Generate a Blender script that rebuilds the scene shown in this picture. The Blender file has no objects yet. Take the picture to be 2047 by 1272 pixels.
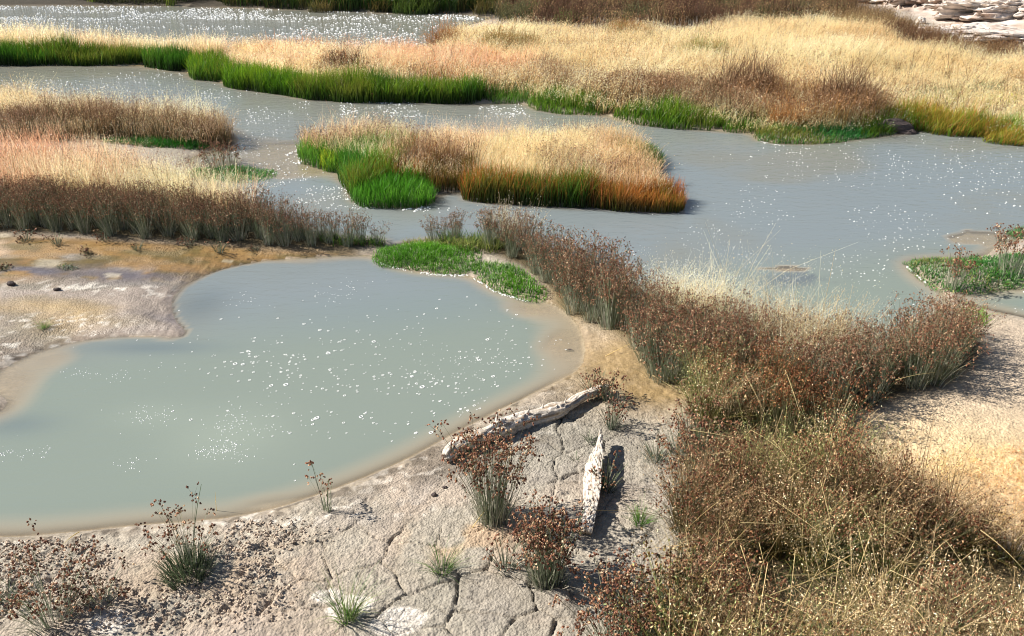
import bpy, math
import numpy as np
from mathutils import Vector

# ------------------------------------------------------------ camera, sky, sun
sc = bpy.context.scene
C = sc.collection
CAM_H, PITCH, FPX, CX, CY = 3.0, math.radians(28), 1703.0, 1023.5, 636.0
cam = bpy.data.cameras.new("camera"); camo = bpy.data.objects.new("camera", cam); C.objects.link(camo)
cam.sensor_width = 36; cam.lens = 36 * FPX / 2047; cam.clip_end = 2000; cam.clip_start = 0.05
camo.location = (0, 0, CAM_H); camo.rotation_euler = (math.radians(90) - PITCH, 0, 0)
sc.camera = camo
SUN_EL, SUN_AZ = 40.0, 168.0          # azimuth measured from +x towards +y
w = bpy.data.worlds.new("World"); sc.world = w; w.use_nodes = True
nt = w.node_tree; bg = nt.nodes["Background"]
sky = nt.nodes.new("ShaderNodeTexSky"); sky.sky_type = 'NISHITA'; sky.sun_disc = False
sky.sun_elevation = math.radians(SUN_EL); sky.sun_rotation = math.radians(90 - SUN_AZ)
sky.dust_density = 0.6; sky.ozone_density = 1.5
nt.links.new(sky.outputs[0], bg.inputs[0]); bg.inputs[1].default_value = 0.05
sl = bpy.data.lights.new("sun", 'SUN'); so = bpy.data.objects.new("sun", sl); C.objects.link(so)
sl.energy = 5.0; sl.angle = math.radians(0.5); sl.color = (1.0, 0.95, 0.86)
a, e = math.radians(SUN_AZ), math.radians(SUN_EL)
so.rotation_euler = Vector((math.cos(a)*math.cos(e), math.sin(a)*math.cos(e), math.sin(e))).to_track_quat('Z', 'Y').to_euler()
so.location = (-10, 4, 12)
sc.view_settings.view_transform = 'Standard'; sc.view_settings.look = 'None'
sc.view_settings.exposure = 0.90; sc.view_settings.gamma = 1.0
sc.cycles.filter_width = 1.05; sc.cycles.max_bounces = 8; sc.cycles.transparent_max_bounces = 8
sc.cycles.diffuse_bounces = 4; sc.cycles.glossy_bounces = 2; sc.cycles.transmission_bounces = 3

# ------------------------------------------------------------ helpers
R = np.random.default_rng(7)
_ca, _sa = math.cos(PITCH), math.sin(PITCH)
def G(px, py, z=0.0):
    """point of the plane z seen at pixel (px, py) of the photograph"""
    u = (px - CX) / FPX; v = (py - CY) / FPX
    t = (CAM_H - z) / (_sa + v * _ca)
    return u * t, (_ca - v * _sa) * t
def GP(poly, z=0.0): return np.array([G(p[0], p[1], z) for p in poly])

def _hash(i, j, s):
    n = (i.astype(np.int64) * 374761393 + j.astype(np.int64) * 668265263 + s * 1442695041) & 0xffffffff
    n = ((n ^ (n >> 13)) * 1274126177) & 0xffffffff
    n = (n ^ (n >> 16))
    return (n & 0xffffff) / float(0xffffff)
def vnoise(x, y, s=0):
    xi = np.floor(x); yi = np.floor(y); fx = x - xi; fy = y - yi
    fx = fx*fx*(3-2*fx); fy = fy*fy*(3-2*fy)
    a_ = _hash(xi, yi, s); b_ = _hash(xi+1, yi, s); c_ = _hash(xi, yi+1, s); d_ = _hash(xi+1, yi+1, s)
    return (a_*(1-fx)+b_*fx)*(1-fy) + (c_*(1-fx)+d_*fx)*fy
def fbm(x, y, scale, s=0, oct=4):
    x = np.asarray(x, float)/scale; y = np.asarray(y, float)/scale; t = 0; amp = .5; n = 0
    for k in range(oct):
        t = t + amp*vnoise(x, y, s+k); n += amp; amp *= .5; x = x*2.03+11.3; y = y*2.03+5.7
    return t/n
def sstep(a_, b_, x):
    t = np.clip((x-a_)/(b_-a_), 0, 1); return t*t*(3-2*t)
def inside(poly, x, y):
    r = np.zeros(x.shape, bool); n = len(poly)
    for i in range(n):
        x1, y1 = poly[i]; x2, y2 = poly[(i+1) % n]
        if y1 == y2: continue
        c = ((y1 > y) != (y2 > y)) & (x < (x2-x1)*(y-y1)/(y2-y1)+x1)
        r ^= c
    return r
def sdf(poly, x, y):
    """signed distance, negative inside (only exact within 2.6 m)"""
    lo = poly.min(0)-2.6; hi = poly.max(0)+2.6
    k = (x > lo[0]) & (x < hi[0]) & (y > lo[1]) & (y < hi[1])
    out = np.full(x.shape, 2.6)
    if k.any(): out[k] = _sdf(poly, x[k], y[k])
    return out
def _sdf(poly, x, y):
    d = np.full(x.shape, 1e9); n = len(poly)
    for i in range(n):
        x1, y1 = poly[i]; x2, y2 = poly[(i+1) % n]
        ex, ey = x2-x1, y2-y1; L = ex*ex+ey*ey+1e-12
        t = np.clip(((x-x1)*ex+(y-y1)*ey)/L, 0, 1)
        d = np.minimum(d, (x-x1-t*ex)**2+(y-y1-t*ey)**2)
    d = np.sqrt(d)
    return np.where(inside(poly, x, y), -d, d)
def smooth_poly(P, it=1):
    P = np.asarray(P, float)
    for _ in range(it):
        Q = np.roll(P, -1, 0); P = np.stack([P*.75+Q*.25, P*.25+Q*.75], 1).reshape(-1, 2)
    return P

# ------------------------------------------------------------ shorelines
near_pool = [(-260,1078),(-200,860),(-60,845),(0,826),(17,812),(19,800),(0,786),(-30,770),(-6,750),(24,729),(70,706),(130,689),(200,676),(290,670),(352,678),(374,668),(370,655),(352,640),(344,615),(346,592),(368,570),(420,545),(500,526),(600,514),(700,508),(755,511),(775,530),(860,546),(942,550),(985,578),(1040,592),(1100,602),(1150,640),(1172,690),(1164,738),(1110,765),(1060,790),(960,838),(880,882),(800,925),(700,967),(640,988),(560,1015),(470,1035),(380,1042),(250,1052),(120,1067),(0,1074)]
far_pond = [(-1200,10),(0,12),(200,11),(400,14),(560,19),(700,24),(990,31),(950,48),(905,66),(872,95),(868,112),(700,118),(560,106),(470,108),(400,110),(250,102),(0,100),(-1200,104)]
mid_water = [(-1200,126),(0,132),(290,131),(298,137),(375,144),(380,158),(450,164),(458,176),(580,190),(640,202),(830,205),(960,208),(1050,206),(1085,225),(1225,231),(1240,243),(1330,254),(1430,262),(1508,266),(1520,284),(1640,289),(1780,270),(1870,257),(1950,268),(2047,286),(3000,330),
 (3000,500),(2120,462),(2047,474),(1990,490),(1970,517),(1830,520),(1814,532),(1850,562),(1895,588),(1880,640),(1850,690),(1700,722),(1500,700),(1380,676),(1290,648),(1230,600),(1180,566),(1120,530),(1060,496),(1000,482),(900,482),(850,480),(800,488),(774,494),(765,480),(700,474),(640,466),(560,444),(500,412),(440,385),(420,366),(400,340),(380,322),(400,306),(462,296),(482,280),(470,262),(430,252),(330,243),(200,232),(100,214),(0,202),(-1200,200)]
pond_right = [(1905,600),(1930,588),(1990,580),(2047,578),(2200,570),(2250,640),(2120,650),(2047,634),(1990,622),(1940,612)]
center_island = [(590,312),(608,324),(640,338),(680,346),(686,362),(702,374),(710,398),(735,409),(790,413),(850,410),(868,390),(900,384),(928,388),(940,400),(1040,407),(1150,413),(1300,421),(1345,422),(1354,412),(1352,388),(1320,360),(1290,338),(1310,318),(1290,298),(1200,290),(1000,296),(850,292),(700,284),(610,290)]
chan_left = [(-300,605),(0,628),(120,640),(190,690),(150,660),(60,648)]
W_POLYS = [smooth_poly(GP(p), 1) for p in (near_pool, far_pond, mid_water, pond_right)]
I_POLYS = [smooth_poly(GP(center_island), 1)]

# depth limiting shoals: (px, py, radius x, radius y in metres, max depth there)
SHOALS = [(1130,690,.34,.45,.012),(1075,615,.35,.3,.012),(560,300,1.1,.9,.008),(600,345,.7,.35,.004),(500,340,.8,.5,.006),(90,715,.45,.35,.022),(10,770,.3,.3,.01),
          (1568,538,.30,.085,.010),(600,520,.5,.2,.03),(1985,478,.45,.22,.012),(560,1010,.25,.10,.02)]
RX = [(G(s[0], s[1]), s[2], s[3], s[4]) for s in SHOALS]

def water_sd(x, y):
    s = np.full(x.shape, 1e9)
    for P in W_POLYS: s = np.minimum(s, sdf(P, x, y))
    for P in I_POLYS: s = np.maximum(s, -sdf(P, x, y))
    amp = np.clip(0.012*y-0.02, .015, .14)
    return s + amp*(fbm(x, y, .45, 31, 3)-.5)
def voro(x, y, cell, seed):
    wx = x+.10*(fbm(x, y, .22, seed+5, 3)-.5); wy = y+.10*(fbm(x, y, .22, seed+9, 3)-.5)
    u = wx/cell; v = wy/cell; iu = np.floor(u); iv = np.floor(v)
    f1 = np.full(x.shape, 9.); f2 = np.full(x.shape, 9.)
    for di in (-1, 0, 1):
        for dj in (-1, 0, 1):
            gx = iu+di; gy = iv+dj
            d = np.hypot(gx+_hash(gx, gy, seed)-u, gy+_hash(gx, gy, seed+1)-v)
            f2 = np.minimum(f2, np.maximum(f1, d)); f1 = np.minimum(f1, d)
    return (f2-f1)*cell*.5
def blob(x, y, px, py, rx, ry, rot=0.):
    gx, gy = G(px, py); c, s = math.cos(rot), math.sin(rot)
    dx = x-gx; dy = y-gy; u = (dx*c+dy*s)/rx; v = (-dx*s+dy*c)/ry
    return np.exp(-(u*u+v*v))
ROCK_P = GP([(1640,-60),(1700,0),(1760,22),(1830,40),(1880,60),(1900,80),(1950,96),(2047,112),(2900,170),(3200,-60)])
def crumb_mask(x, y):
    m = blob(x, y, 230, 1150, .75, .38)+blob(x, y, 60, 1130, .6, .35)+blob(x, y, 420, 1190, .35, .28)+.6*blob(x, y, 330, 1090, .6, .12)
    return np.clip(m*1.6*sstep(.25, .55, fbm(x, y, .3, 77, 3)), 0, 1)
def height(x, y, detail=False, sd=None):
    x = np.asarray(x, float); y = np.asarray(y, float)
    s = water_sd(x, y) if sd is None else sd
    land = .012 + .045*sstep(0, .35, s) + .05*sstep(.2, 1.5, s)
    land = land*sstep(-.001, .06, s) + .02*(fbm(x, y, .8, 3, 3)-.5)*sstep(.05, .5, s)
    # depth
    dep = .34*(1-np.exp(np.minimum(s, 0)/.62))
    lf = sstep(0, 1, blob(x, y, 360, 640, .5, .5)+blob(x, y, 200, 690, .8, .18)+blob(x, y, 500, 540, .7, .2))
    dep = dep + lf*.22*sstep(0, .12, -s)
    for (gx, gy), rx, ry, md in RX:
        q = np.hypot((x-gx)/rx, (y-gy)/ry) + (1.5*(fbm(x, y, .38, 41, 4)-.5) if (gx > 1.5 and gy > 5) else .35*(fbm(x, y, .25, 41, 3)-.5))
        k = sstep(1.0, .72, q) if (gx > 1.5 and gy > 5) else sstep(1.35, .15, q)
        dep = dep*(1-k)+np.minimum(dep, md)*k
    h = np.where(s > 0, land, -dep-.0005)
    # far bank and rising hillside
    h = h + sstep(22.5, 60, y)*5.5 + sstep(60, 200, y)*22*(.6+.8*fbm(x, y, 60, 91, 3)) 
    rs = sdf(ROCK_P, x, y)
    h = h + sstep(.3, -3.5, rs)*(.35+.9*np.clip((y-15)/8, 0, 2)*.4)
    if detail:
        on = sstep(.0, .05, s)
        dens = sstep(14, 6, y)
        h = h + on*dens*(.006*(fbm(x, y, .12, 12, 3)-.5) + .013*(fbm(x, y, .032, 15, 2)-.5))
        cm = crumb_mask(x, y)
        l1 = np.abs(fbm(x, y, .055, 55, 2)-.5)*2
        h = h + on*cm*(.030*(.35-l1))
        ck = voro(x, y, .27, 200); ck2 = voro(x, y, .12, 300)
        cmask = np.clip(blob(x, y, 1000, 1230, .75, .35)+blob(x, y, 1130, 900, .45, .5)+.8*blob(x, y, 650, 1180, .5, .3)+.6*blob(x, y, 800, 1060, .6, .3)+blob(x, y, 1230, 1180, .4, .4), 0, 1)
        cw = (.0008+.0035*blob(x, y, 1000, 1240, .8, .25))
        h = h - on*cmask*.028*sstep(cw+.003, cw*.4, ck)*sstep(.30, .5, fbm(x, y, .5, 61, 2)+.1)
        h = h - on*cmask*.010*sstep(.0045, .001, ck2)*sstep(.42, .55, fbm(x, y, .4, 66, 2))
    return h

# ------------------------------------------------------------ mesh making
def make_mesh(name, V, F4=None, F3=None, mats=(), col=None, attrs=None, smooth=False, mi=None):
    me = bpy.data.meshes.new(name)
    V = np.ascontiguousarray(V, np.float32); me.vertices.add(len(V)); me.vertices.foreach_set("co", V.ravel())
    loops = []; starts = []; n = 0; k = 0
    for F, q in ((F4, 4), (F3, 3)):
        if F is None or len(F) == 0: continue
        F = np.asarray(F, np.int32); loops.append(F.ravel()); starts.append(k+np.arange(len(F))*q); k += F.size; n += len(F)
    L = np.concatenate(loops).astype(np.int32); S = np.concatenate(starts).astype(np.int32)
    me.loops.add(len(L)); me.loops.foreach_set("vertex_index", L)
    me.polygons.add(n); me.polygons.foreach_set("loop_start", S)
    if mi is not None: me.polygons.foreach_set("material_index", np.asarray(mi, np.int32))
    me.polygons.foreach_set("use_smooth", np.full(n, smooth, bool))
    me.update(calc_edges=True)
    if col is not None:
        at = me.color_attributes.new("Col", 'FLOAT_COLOR', 'POINT')
        c4 = np.ones((len(V), 4), np.float32); c4[:, :3] = np.clip(col, 0, 1); at.data.foreach_set("color", c4.ravel())
    for k_, v_ in (attrs or {}).items():
        at = me.attributes.new(k_, 'FLOAT', 'POINT'); at.data.foreach_set("value", np.ascontiguousarray(v_, np.float32))
    for m in mats: me.materials.append(m)
    return me
def obj(name, me, parent=None, loc=None, label=None, cat=None, group=None, kind=None):
    o = bpy.data.objects.new(name, me); C.objects.link(o)
    if parent: o.parent = parent
    if loc is not None: o.location = loc
    tag(o, label, cat, group, kind); return o
def tag(o, label=None, cat=None, group=None, kind=None):
    if label: o["label"] = label
    if cat: o["category"] = cat
    if group: o["group"] = group
    if kind: o["kind"] = kind

class Soup:
    """collects quads and triangles with a colour per vertex"""
    def __init__(s): s.V = []; s.C = []; s.Q = []; s.T = []; s.n = 0
    def add(s, V, Col, Q=None, T=None):
        s.V.append(V.reshape(-1, 3)); s.C.append(Col.reshape(-1, 3))
        if Q is not None: s.Q.append(Q.reshape(-1, 4)+s.n)
        if T is not None: s.T.append(T.reshape(-1, 3)+s.n)
        s.n += len(s.V[-1])
    def arrays(s):
        return (np.concatenate(s.V), np.concatenate(s.C), np.concatenate(s.Q) if s.Q else np.zeros((0, 4), int), np.concatenate(s.T) if s.T else np.zeros((0, 3), int))
    def mesh(s, name, mat, smooth=False):
        V, Co, Q, T = s.arrays(); return make_mesh(name, V, Q, T, [mat], Co, smooth=smooth)
    def blades(s, P, h, lean, wd, c0, c1, seg=3, pw=1.8, tip=.25, rng=R, face=None):
        """P (N,3) base, h (N,), lean (N,2) sideways reach relative to h, wd width"""
        N = len(P); 
        if N == 0: return
        th = rng.uniform(0, np.pi, N) if face is None else face
        wx = np.cos(th)*wd*.5; wy = np.sin(th)*wd*.5
        t = np.linspace(0, 1, seg+1)[None, :]
        ln = np.hypot(lean[:, 0], lean[:, 1])[:, None]
        cx = P[:, 0:1]+lean[:, 0:1]*h[:, None]*t**pw; cy = P[:, 1:2]+lean[:, 1:2]*h[:, None]*t**pw
        cz = P[:, 2:3]+h[:, None]*t*(1-.28*np.minimum(ln, 1.6)*t)
        k = (1-(1-tip)*t**1.5)
        V = np.empty((N, seg+1, 2, 3))
        V[..., 0, 0] = cx-wx[:, None]*k; V[..., 1, 0] = cx+wx[:, None]*k
        V[..., 0, 1] = cy-wy[:, None]*k; V[..., 1, 1] = cy+wy[:, None]*k
        V[..., 0, 2] = cz; V[..., 1, 2] = cz
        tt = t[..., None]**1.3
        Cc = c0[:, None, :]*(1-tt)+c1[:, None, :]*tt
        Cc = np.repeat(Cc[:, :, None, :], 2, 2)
        b = (np.arange(N)*(seg+1)*2)[:, None]+np.arange(seg)[None, :]*2
        Q = np.stack([b, b+1, b+3, b+2], -1)
        s.add(V, Cc, Q=Q)
        return np.stack([cx[:, -1], cy[:, -1], cz[:, -1]], 1)
    def shards(s, P, size, c, asp=.42, rng=R):
        N = len(P)
        if N == 0: return
        a_ = rng.normal(size=(N, 3)); a_ /= np.linalg.norm(a_, axis=1)[:, None]
        b_ = np.cross(a_, rng.normal(size=(N, 3))); b_ /= np.linalg.norm(b_, axis=1)[:, None]+1e-9
        sz = np.broadcast_to(np.asarray(size, float), (N,))[:, None]
        V = np.stack([P-a_*sz*.5, P+b_*sz*.5*asp, P+a_*sz*.5, P-b_*sz*.5*asp], 1)
        s.add(V, np.repeat(c[:, None, :], 4, 1), Q=np.arange(N*4).reshape(N, 4))
    def octa(s, P, r, c, elong=1.3, rng=R):
        N = len(P); d = rng.normal(size=(N, 3)); d[:, 2] = np.abs(d[:, 2])+.6; d /= np.linalg.norm(d, axis=1)[:, None]
        b_ = np.cross(d, rng.normal(size=(N, 3))); b_ /= np.linalg.norm(b_, axis=1)[:, None]; e_ = np.cross(d, b_)
        r = np.broadcast_to(np.asarray(r, float), (N,))[:, None]
        V = np.stack([P-d*r*elong, P+b_*r, P+e_*r, P-b_*r, P-e_*r, P+d*r*elong], 1)
        f = np.array([[0,2,1],[0,3,2],[0,4,3],[0,1,4],[5,1,2],[5,2,3],[5,3,4],[5,4,1]])
        s.add(V, np.repeat(c[:, None, :], 6, 1), T=(np.arange(N)*6)[:, None, None]+f[None])
    def merge(s, arr, P, rot, scl, tint):
        """copy a prototype (arrays) to every point of P"""
        V, Co, Q, T = arr; M = len(P)
        c, si = np.cos(rot)[:, None], np.sin(rot)[:, None]; k = scl[:, None]
        W = np.empty((M, len(V), 3))
        W[..., 0] = P[:, 0:1]+(V[None, :, 0]*c-V[None, :, 1]*si)*k
        W[..., 1] = P[:, 1:2]+(V[None, :, 0]*si+V[None, :, 1]*c)*k
        W[..., 2] = P[:, 2:3]+V[None, :, 2]*k
        CC = Co[None]*tint[:, None, :]
        off = (np.arange(M)*len(V))[:, None, None]
        s.V.append(W.reshape(-1, 3)); s.C.append(CC.reshape(-1, 3))
        if len(Q): s.Q.append((Q[None]+off).reshape(-1, 4)+s.n)
        if len(T): s.T.append((T[None]+off).reshape(-1, 3)+s.n)
        s.n += M*len(V)

# ------------------------------------------------------------ materials
def new_mat(name):
    m = bpy.data.materials.new(name); m.use_nodes = True; m.node_tree.nodes.clear(); return m, m.node_tree
def N_(t, typ, **kw):
    n = t.nodes.new(typ)
    for k, v in kw.items():
        if k.startswith("i_"): n.inputs[k[2:].replace("_", " ")].default_value = v
        else: setattr(n, k, v)
    return n
def plant_mat(name, trans=.35, rough=.5, spec=.3, gain=1.0):
    m, t = new_mat(name); L = t.links.new
    at = N_(t, "ShaderNodeAttribute", attribute_name="Col")
    no = N_(t, "ShaderNodeTexNoise"); no.inputs["Scale"].default_value = 60; ge = N_(t, "ShaderNodeNewGeometry")
    L(ge.outputs["Position"], no.inputs["Vector"])
    mr = N_(t, "ShaderNodeMapRange"); mr.inputs["To Min"].default_value = .75*gain; mr.inputs["To Max"].default_value = 1.25*gain
    L(no.outputs["Fac"], mr.inputs["Value"])
    mx = N_(t, "ShaderNodeMix", data_type='RGBA', blend_type='MULTIPLY'); mx.inputs[0].default_value = 1
    L(at.outputs["Color"], mx.inputs[6]); L(mr.outputs[0], mx.inputs[7])
    p = N_(t, "ShaderNodeBsdfPrincipled"); p.inputs["Roughness"].default_value = rough; p.inputs["Specular IOR Level"].default_value = spec
    tr = N_(t, "ShaderNodeBsdfTranslucent"); ms = N_(t, "ShaderNodeMixShader"); ms.inputs[0].default_value = trans
    o = N_(t, "ShaderNodeOutputMaterial")
    L(mx.outputs[2], p.inputs["Base Color"]); L(mx.outputs[2], tr.inputs["Color"])
    L(p.outputs[0], ms.inputs[1]); L(tr.outputs[0], ms.inputs[2]); L(ms.outputs[0], o.inputs[0])
    return m
M_GRASS = plant_mat("green_grass", .42, .45, .35)
M_STRAW = plant_mat("dry_grass", .55, .6, .2, 1.08)
M_STEM = plant_mat("rush_stems", .2, .45, .3)
M_HEAD = plant_mat("rush_seed_heads", .14, .6, .2)

def ground_mat():
    m, t = new_mat("mud_ground"); L = t.links.new
    at = N_(t, "ShaderNodeAttribute", attribute_name="Col"); wt = N_(t, "ShaderNodeAttribute", attribute_name="wet")
    ge = N_(t, "ShaderNodeNewGeometry")
    n1 = N_(t, "ShaderNodeTexNoise"); n1.inputs["Scale"].default_value = 45; n1.inputs["Detail"].default_value = 8; n1.inputs["Roughness"].default_value = .68
    n2 = N_(t, "ShaderNodeTexNoise"); n2.inputs["Scale"].default_value = 7; n2.inputs["Detail"].default_value = 5
    n3 = N_(t, "ShaderNodeTexVoronoi"); n3.inputs["Scale"].default_value = 75
    for n in (n1, n2, n3): L(ge.outputs["Position"], n.inputs["Vector"])
    r1 = N_(t, "ShaderNodeMapRange"); r1.inputs["From Min"].default_value = .25; r1.inputs["From Max"].default_value = .75; r1.inputs["To Min"].default_value = .62; r1.inputs["To Max"].default_value = 1.32
    L(n1.outputs["Fac"], r1.inputs["Value"])
    r2 = N_(t, "ShaderNodeMapRange"); r2.inputs["From Min"].default_value = .3; r2.inputs["From Max"].default_value = .7; r2.inputs["To Min"].default_value = .86; r2.inputs["To Max"].default_value = 1.12
    L(n2.outputs["Fac"], r2.inputs["Value"])
    mm = N_(t, "ShaderNodeMath", operation='MULTIPLY'); L(r1.outputs[0], mm.inputs[0]); L(r2.outputs[0], mm.inputs[1])
    mx = N_(t, "ShaderNodeMix", data_type='RGBA', blend_type='MULTIPLY'); mx.inputs[0].default_value = 1
    L(at.outputs["Color"], mx.inputs[6]); L(mm.outputs[0], mx.inputs[7])
    p = N_(t, "ShaderNodeBsdfPrincipled"); o = N_(t, "ShaderNodeOutputMaterial")
    L(mx.outputs[2], p.inputs["Base Color"]); L(p.outputs[0], o.inputs[0])
    rr = N_(t, "ShaderNodeMapRange"); rr.inputs["To Min"].default_value = .9; rr.inputs["To Max"].default_value = .16
    L(wt.outputs["Fac"], rr.inputs["Value"]); L(rr.outputs[0], p.inputs["Roughness"])
    rs = N_(t, "ShaderNodeMapRange"); rs.inputs["To Min"].default_value = .2; rs.inputs["To Max"].default_value = .6
    L(wt.outputs["Fac"], rs.inputs["Value"]); L(rs.outputs[0], p.inputs["Specular IOR Level"])
    ad = N_(t, "ShaderNodeMath", operation='MULTIPLY_ADD'); L(n3.outputs["Distance"], ad.inputs[0]); ad.inputs[1].default_value = -.45; L(n1.outputs["Fac"], ad.inputs[2])
    bs = N_(t, "ShaderNodeMapRange"); bs.inputs["To Min"].default_value = .9; bs.inputs["To Max"].default_value = .15; L(wt.outputs["Fac"], bs.inputs["Value"])
    bp = N_(t, "ShaderNodeBump"); bp.inputs["Distance"].default_value = .016; L(bs.outputs[0], bp.inputs["Strength"]); L(ad.outputs[0], bp.inputs["Height"])
    L(bp.outputs[0], p.inputs["Normal"])
    return m
def water_mat():
    m, t = new_mat("milky_water"); L = t.links.new
    de = N_(t, "ShaderNodeAttribute", attribute_name="depth"); ge = N_(t, "ShaderNodeNewGeometry")
    co = N_(t, "ShaderNodeAttribute", attribute_name="Col")
    mu = N_(t, "ShaderNodeMath", operation='MULTIPLY'); mu.inputs[1].default_value = -42; L(de.outputs["Fac"], mu.inputs[0])
    ex = N_(t, "ShaderNodeMath", operation='EXPONENT'); L(mu.outputs[0], ex.inputs[0])
    op = N_(t, "ShaderNodeMath", operation='SUBTRACT'); op.inputs[0].default_value = 1.0; L(ex.outputs[0], op.inputs[1])
    tr = N_(t, "ShaderNodeBsdfTransparent"); tr.inputs[0].default_value = (.86, .86, .80, 1)
    df = N_(t, "ShaderNodeBsdfDiffuse"); L(co.outputs["Color"], df.inputs["Color"])
    mx = N_(t, "ShaderNodeMixShader"); L(op.outputs[0], mx.inputs[0]); L(tr.outputs[0], mx.inputs[1]); L(df.outputs[0], mx.inputs[2])
    gl = N_(t, "ShaderNodeBsdfGlossy"); gl.inputs["Roughness"].default_value = .05; gl.inputs["Color"].default_value = (1, 1, 1, 1)
    fr = N_(t, "ShaderNodeFresnel"); fr.inputs["IOR"].default_value = 1.33
    nb = N_(t, "ShaderNodeMath", operation='MULTIPLY_ADD'); L(ge.outputs["Backfacing"], nb.inputs[0]); nb.inputs[1].default_value = -1.0; nb.inputs[2].default_value = 1.0
    fb = N_(t, "ShaderNodeMath", operation='MULTIPLY'); L(fr.outputs[0], fb.inputs[0]); L(nb.outputs[0], fb.inputs[1])
    m2 = N_(t, "ShaderNodeMixShader"); L(fb.outputs[0], m2.inputs[0]); L(mx.outputs[0], m2.inputs[1]); L(gl.outputs[0], m2.inputs[2])
    n1 = N_(t, "ShaderNodeTexNoise"); n1.inputs["Scale"].default_value = 9; n1.inputs["Detail"].default_value = 5; n1.inputs["Roughness"].default_value = .6; n1.inputs["Distortion"].default_value = .6
    mp = N_(t, "ShaderNodeMapping"); mp.inputs["Scale"].default_value = (.7, 1.5, 1); L(ge.outputs["Position"], mp.inputs[0]); L(mp.outputs[0], n1.inputs["Vector"])
    bp = N_(t, "ShaderNodeBump"); bp.inputs["Strength"].default_value = .7; bp.inputs["Distance"].default_value = .012; L(n1.outputs["Fac"], bp.inputs["Height"])
    for n in (gl, fr): L(bp.outputs[0], n.inputs["Normal"])
    o = N_(t, "ShaderNodeOutputMaterial"); L(m2.outputs[0], o.inputs[0])
    return m
def simple_mat(name, col, rough=.8, bump=0., scale=40., var=.2, attr=False):
    m, t = new_mat(name); L = t.links.new
    ge = N_(t, "ShaderNodeTexCoord"); n1 = N_(t, "ShaderNodeTexNoise"); n1.inputs["Scale"].default_value = scale; n1.inputs["Detail"].default_value = 7
    L(ge.outputs["Object"], n1.inputs["Vector"])
    r = N_(t, "ShaderNodeMapRange"); r.inputs["From Min"].default_value = .3; r.inputs["From Max"].default_value = .7; r.inputs["To Min"].default_value = 1-var; r.inputs["To Max"].default_value = 1+var
    L(n1.outputs["Fac"], r.inputs["Value"])
    mx = N_(t, "ShaderNodeMix", data_type='RGBA', blend_type='MULTIPLY'); mx.inputs[0].default_value = 1
    if attr:
        at = N_(t, "ShaderNodeAttribute", attribute_name="Col"); L(at.outputs["Color"], mx.inputs[6])
    else: mx.inputs[6].default_value = (*col, 1)
    L(r.outputs[0], mx.inputs[7])
    p = N_(t, "ShaderNodeBsdfPrincipled"); p.inputs["Roughness"].default_value = rough; p.inputs["Specular IOR Level"].default_value = .3
    o = N_(t, "ShaderNodeOutputMaterial"); L(mx.outputs[2], p.inputs["Base Color"]); L(p.outputs[0], o.inputs[0])
    if bump:
        bp = N_(t, "ShaderNodeBump"); bp.inputs["Strength"].default_value = .8; bp.inputs["Distance"].default_value = bump; L(n1.outputs["Fac"], bp.inputs["Height"]); L(bp.outputs[0], p.inputs["Normal"])
    return m
M_GROUND = ground_mat(); M_WATER = water_mat()
M_FOAM = simple_mat("foam", (.80, .80, .78), .35, var=.05)
M_WOOD = simple_mat("weathered_wood", (.62, .55, .46), .85, .006, 60, .25, attr=True)
M_ROCK = simple_mat("pale_rock", (.62, .55, .5), .9, .03, 9, .3, attr=True)
M_STONE = simple_mat("dark_stone", (.08, .06, .055), .8, .004, 60, .4)
M_CRUMB = simple_mat("mud_crumb", (.40, .33, .27), .95, .003, 120, .3)

# ------------------------------------------------------------ ground sheet
def axis(lo, hi, step, ratio, end_lo, end_hi):
    a_ = list(np.arange(lo, hi+1e-6, step)); s_ = step; x_ = a_[-1]
    up = []
    while x_ < end_hi: s_ *= ratio; x_ += s_; up.append(x_)
    s_ = step; x_ = a_[0]; dn = []
    while x_ > end_lo: s_ *= ratio; x_ -= s_; dn.append(x_)
    return np.array(dn[::-1]+a_+up)
def c3(*v): return np.array(v, float)
def mixc(c, k, d): return c*(1-k[..., None])+np.asarray(d)*k[..., None]
GRID = {}
def _lookup(k, x, y):
    xs, ys, A = GRID["xs"], GRID["ys"], GRID[k]
    i = np.clip(np.searchsorted(xs, x)-1, 0, len(xs)-2); j = np.clip(np.searchsorted(ys, y)-1, 0, len(ys)-2)
    u = (x-xs[i])/(xs[i+1]-xs[i]); v = (y-ys[j])/(ys[j+1]-ys[j])
    return (A[j, i]*(1-u)+A[j, i+1]*u)*(1-v)+(A[j+1, i]*(1-u)+A[j+1, i+1]*u)*v
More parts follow.
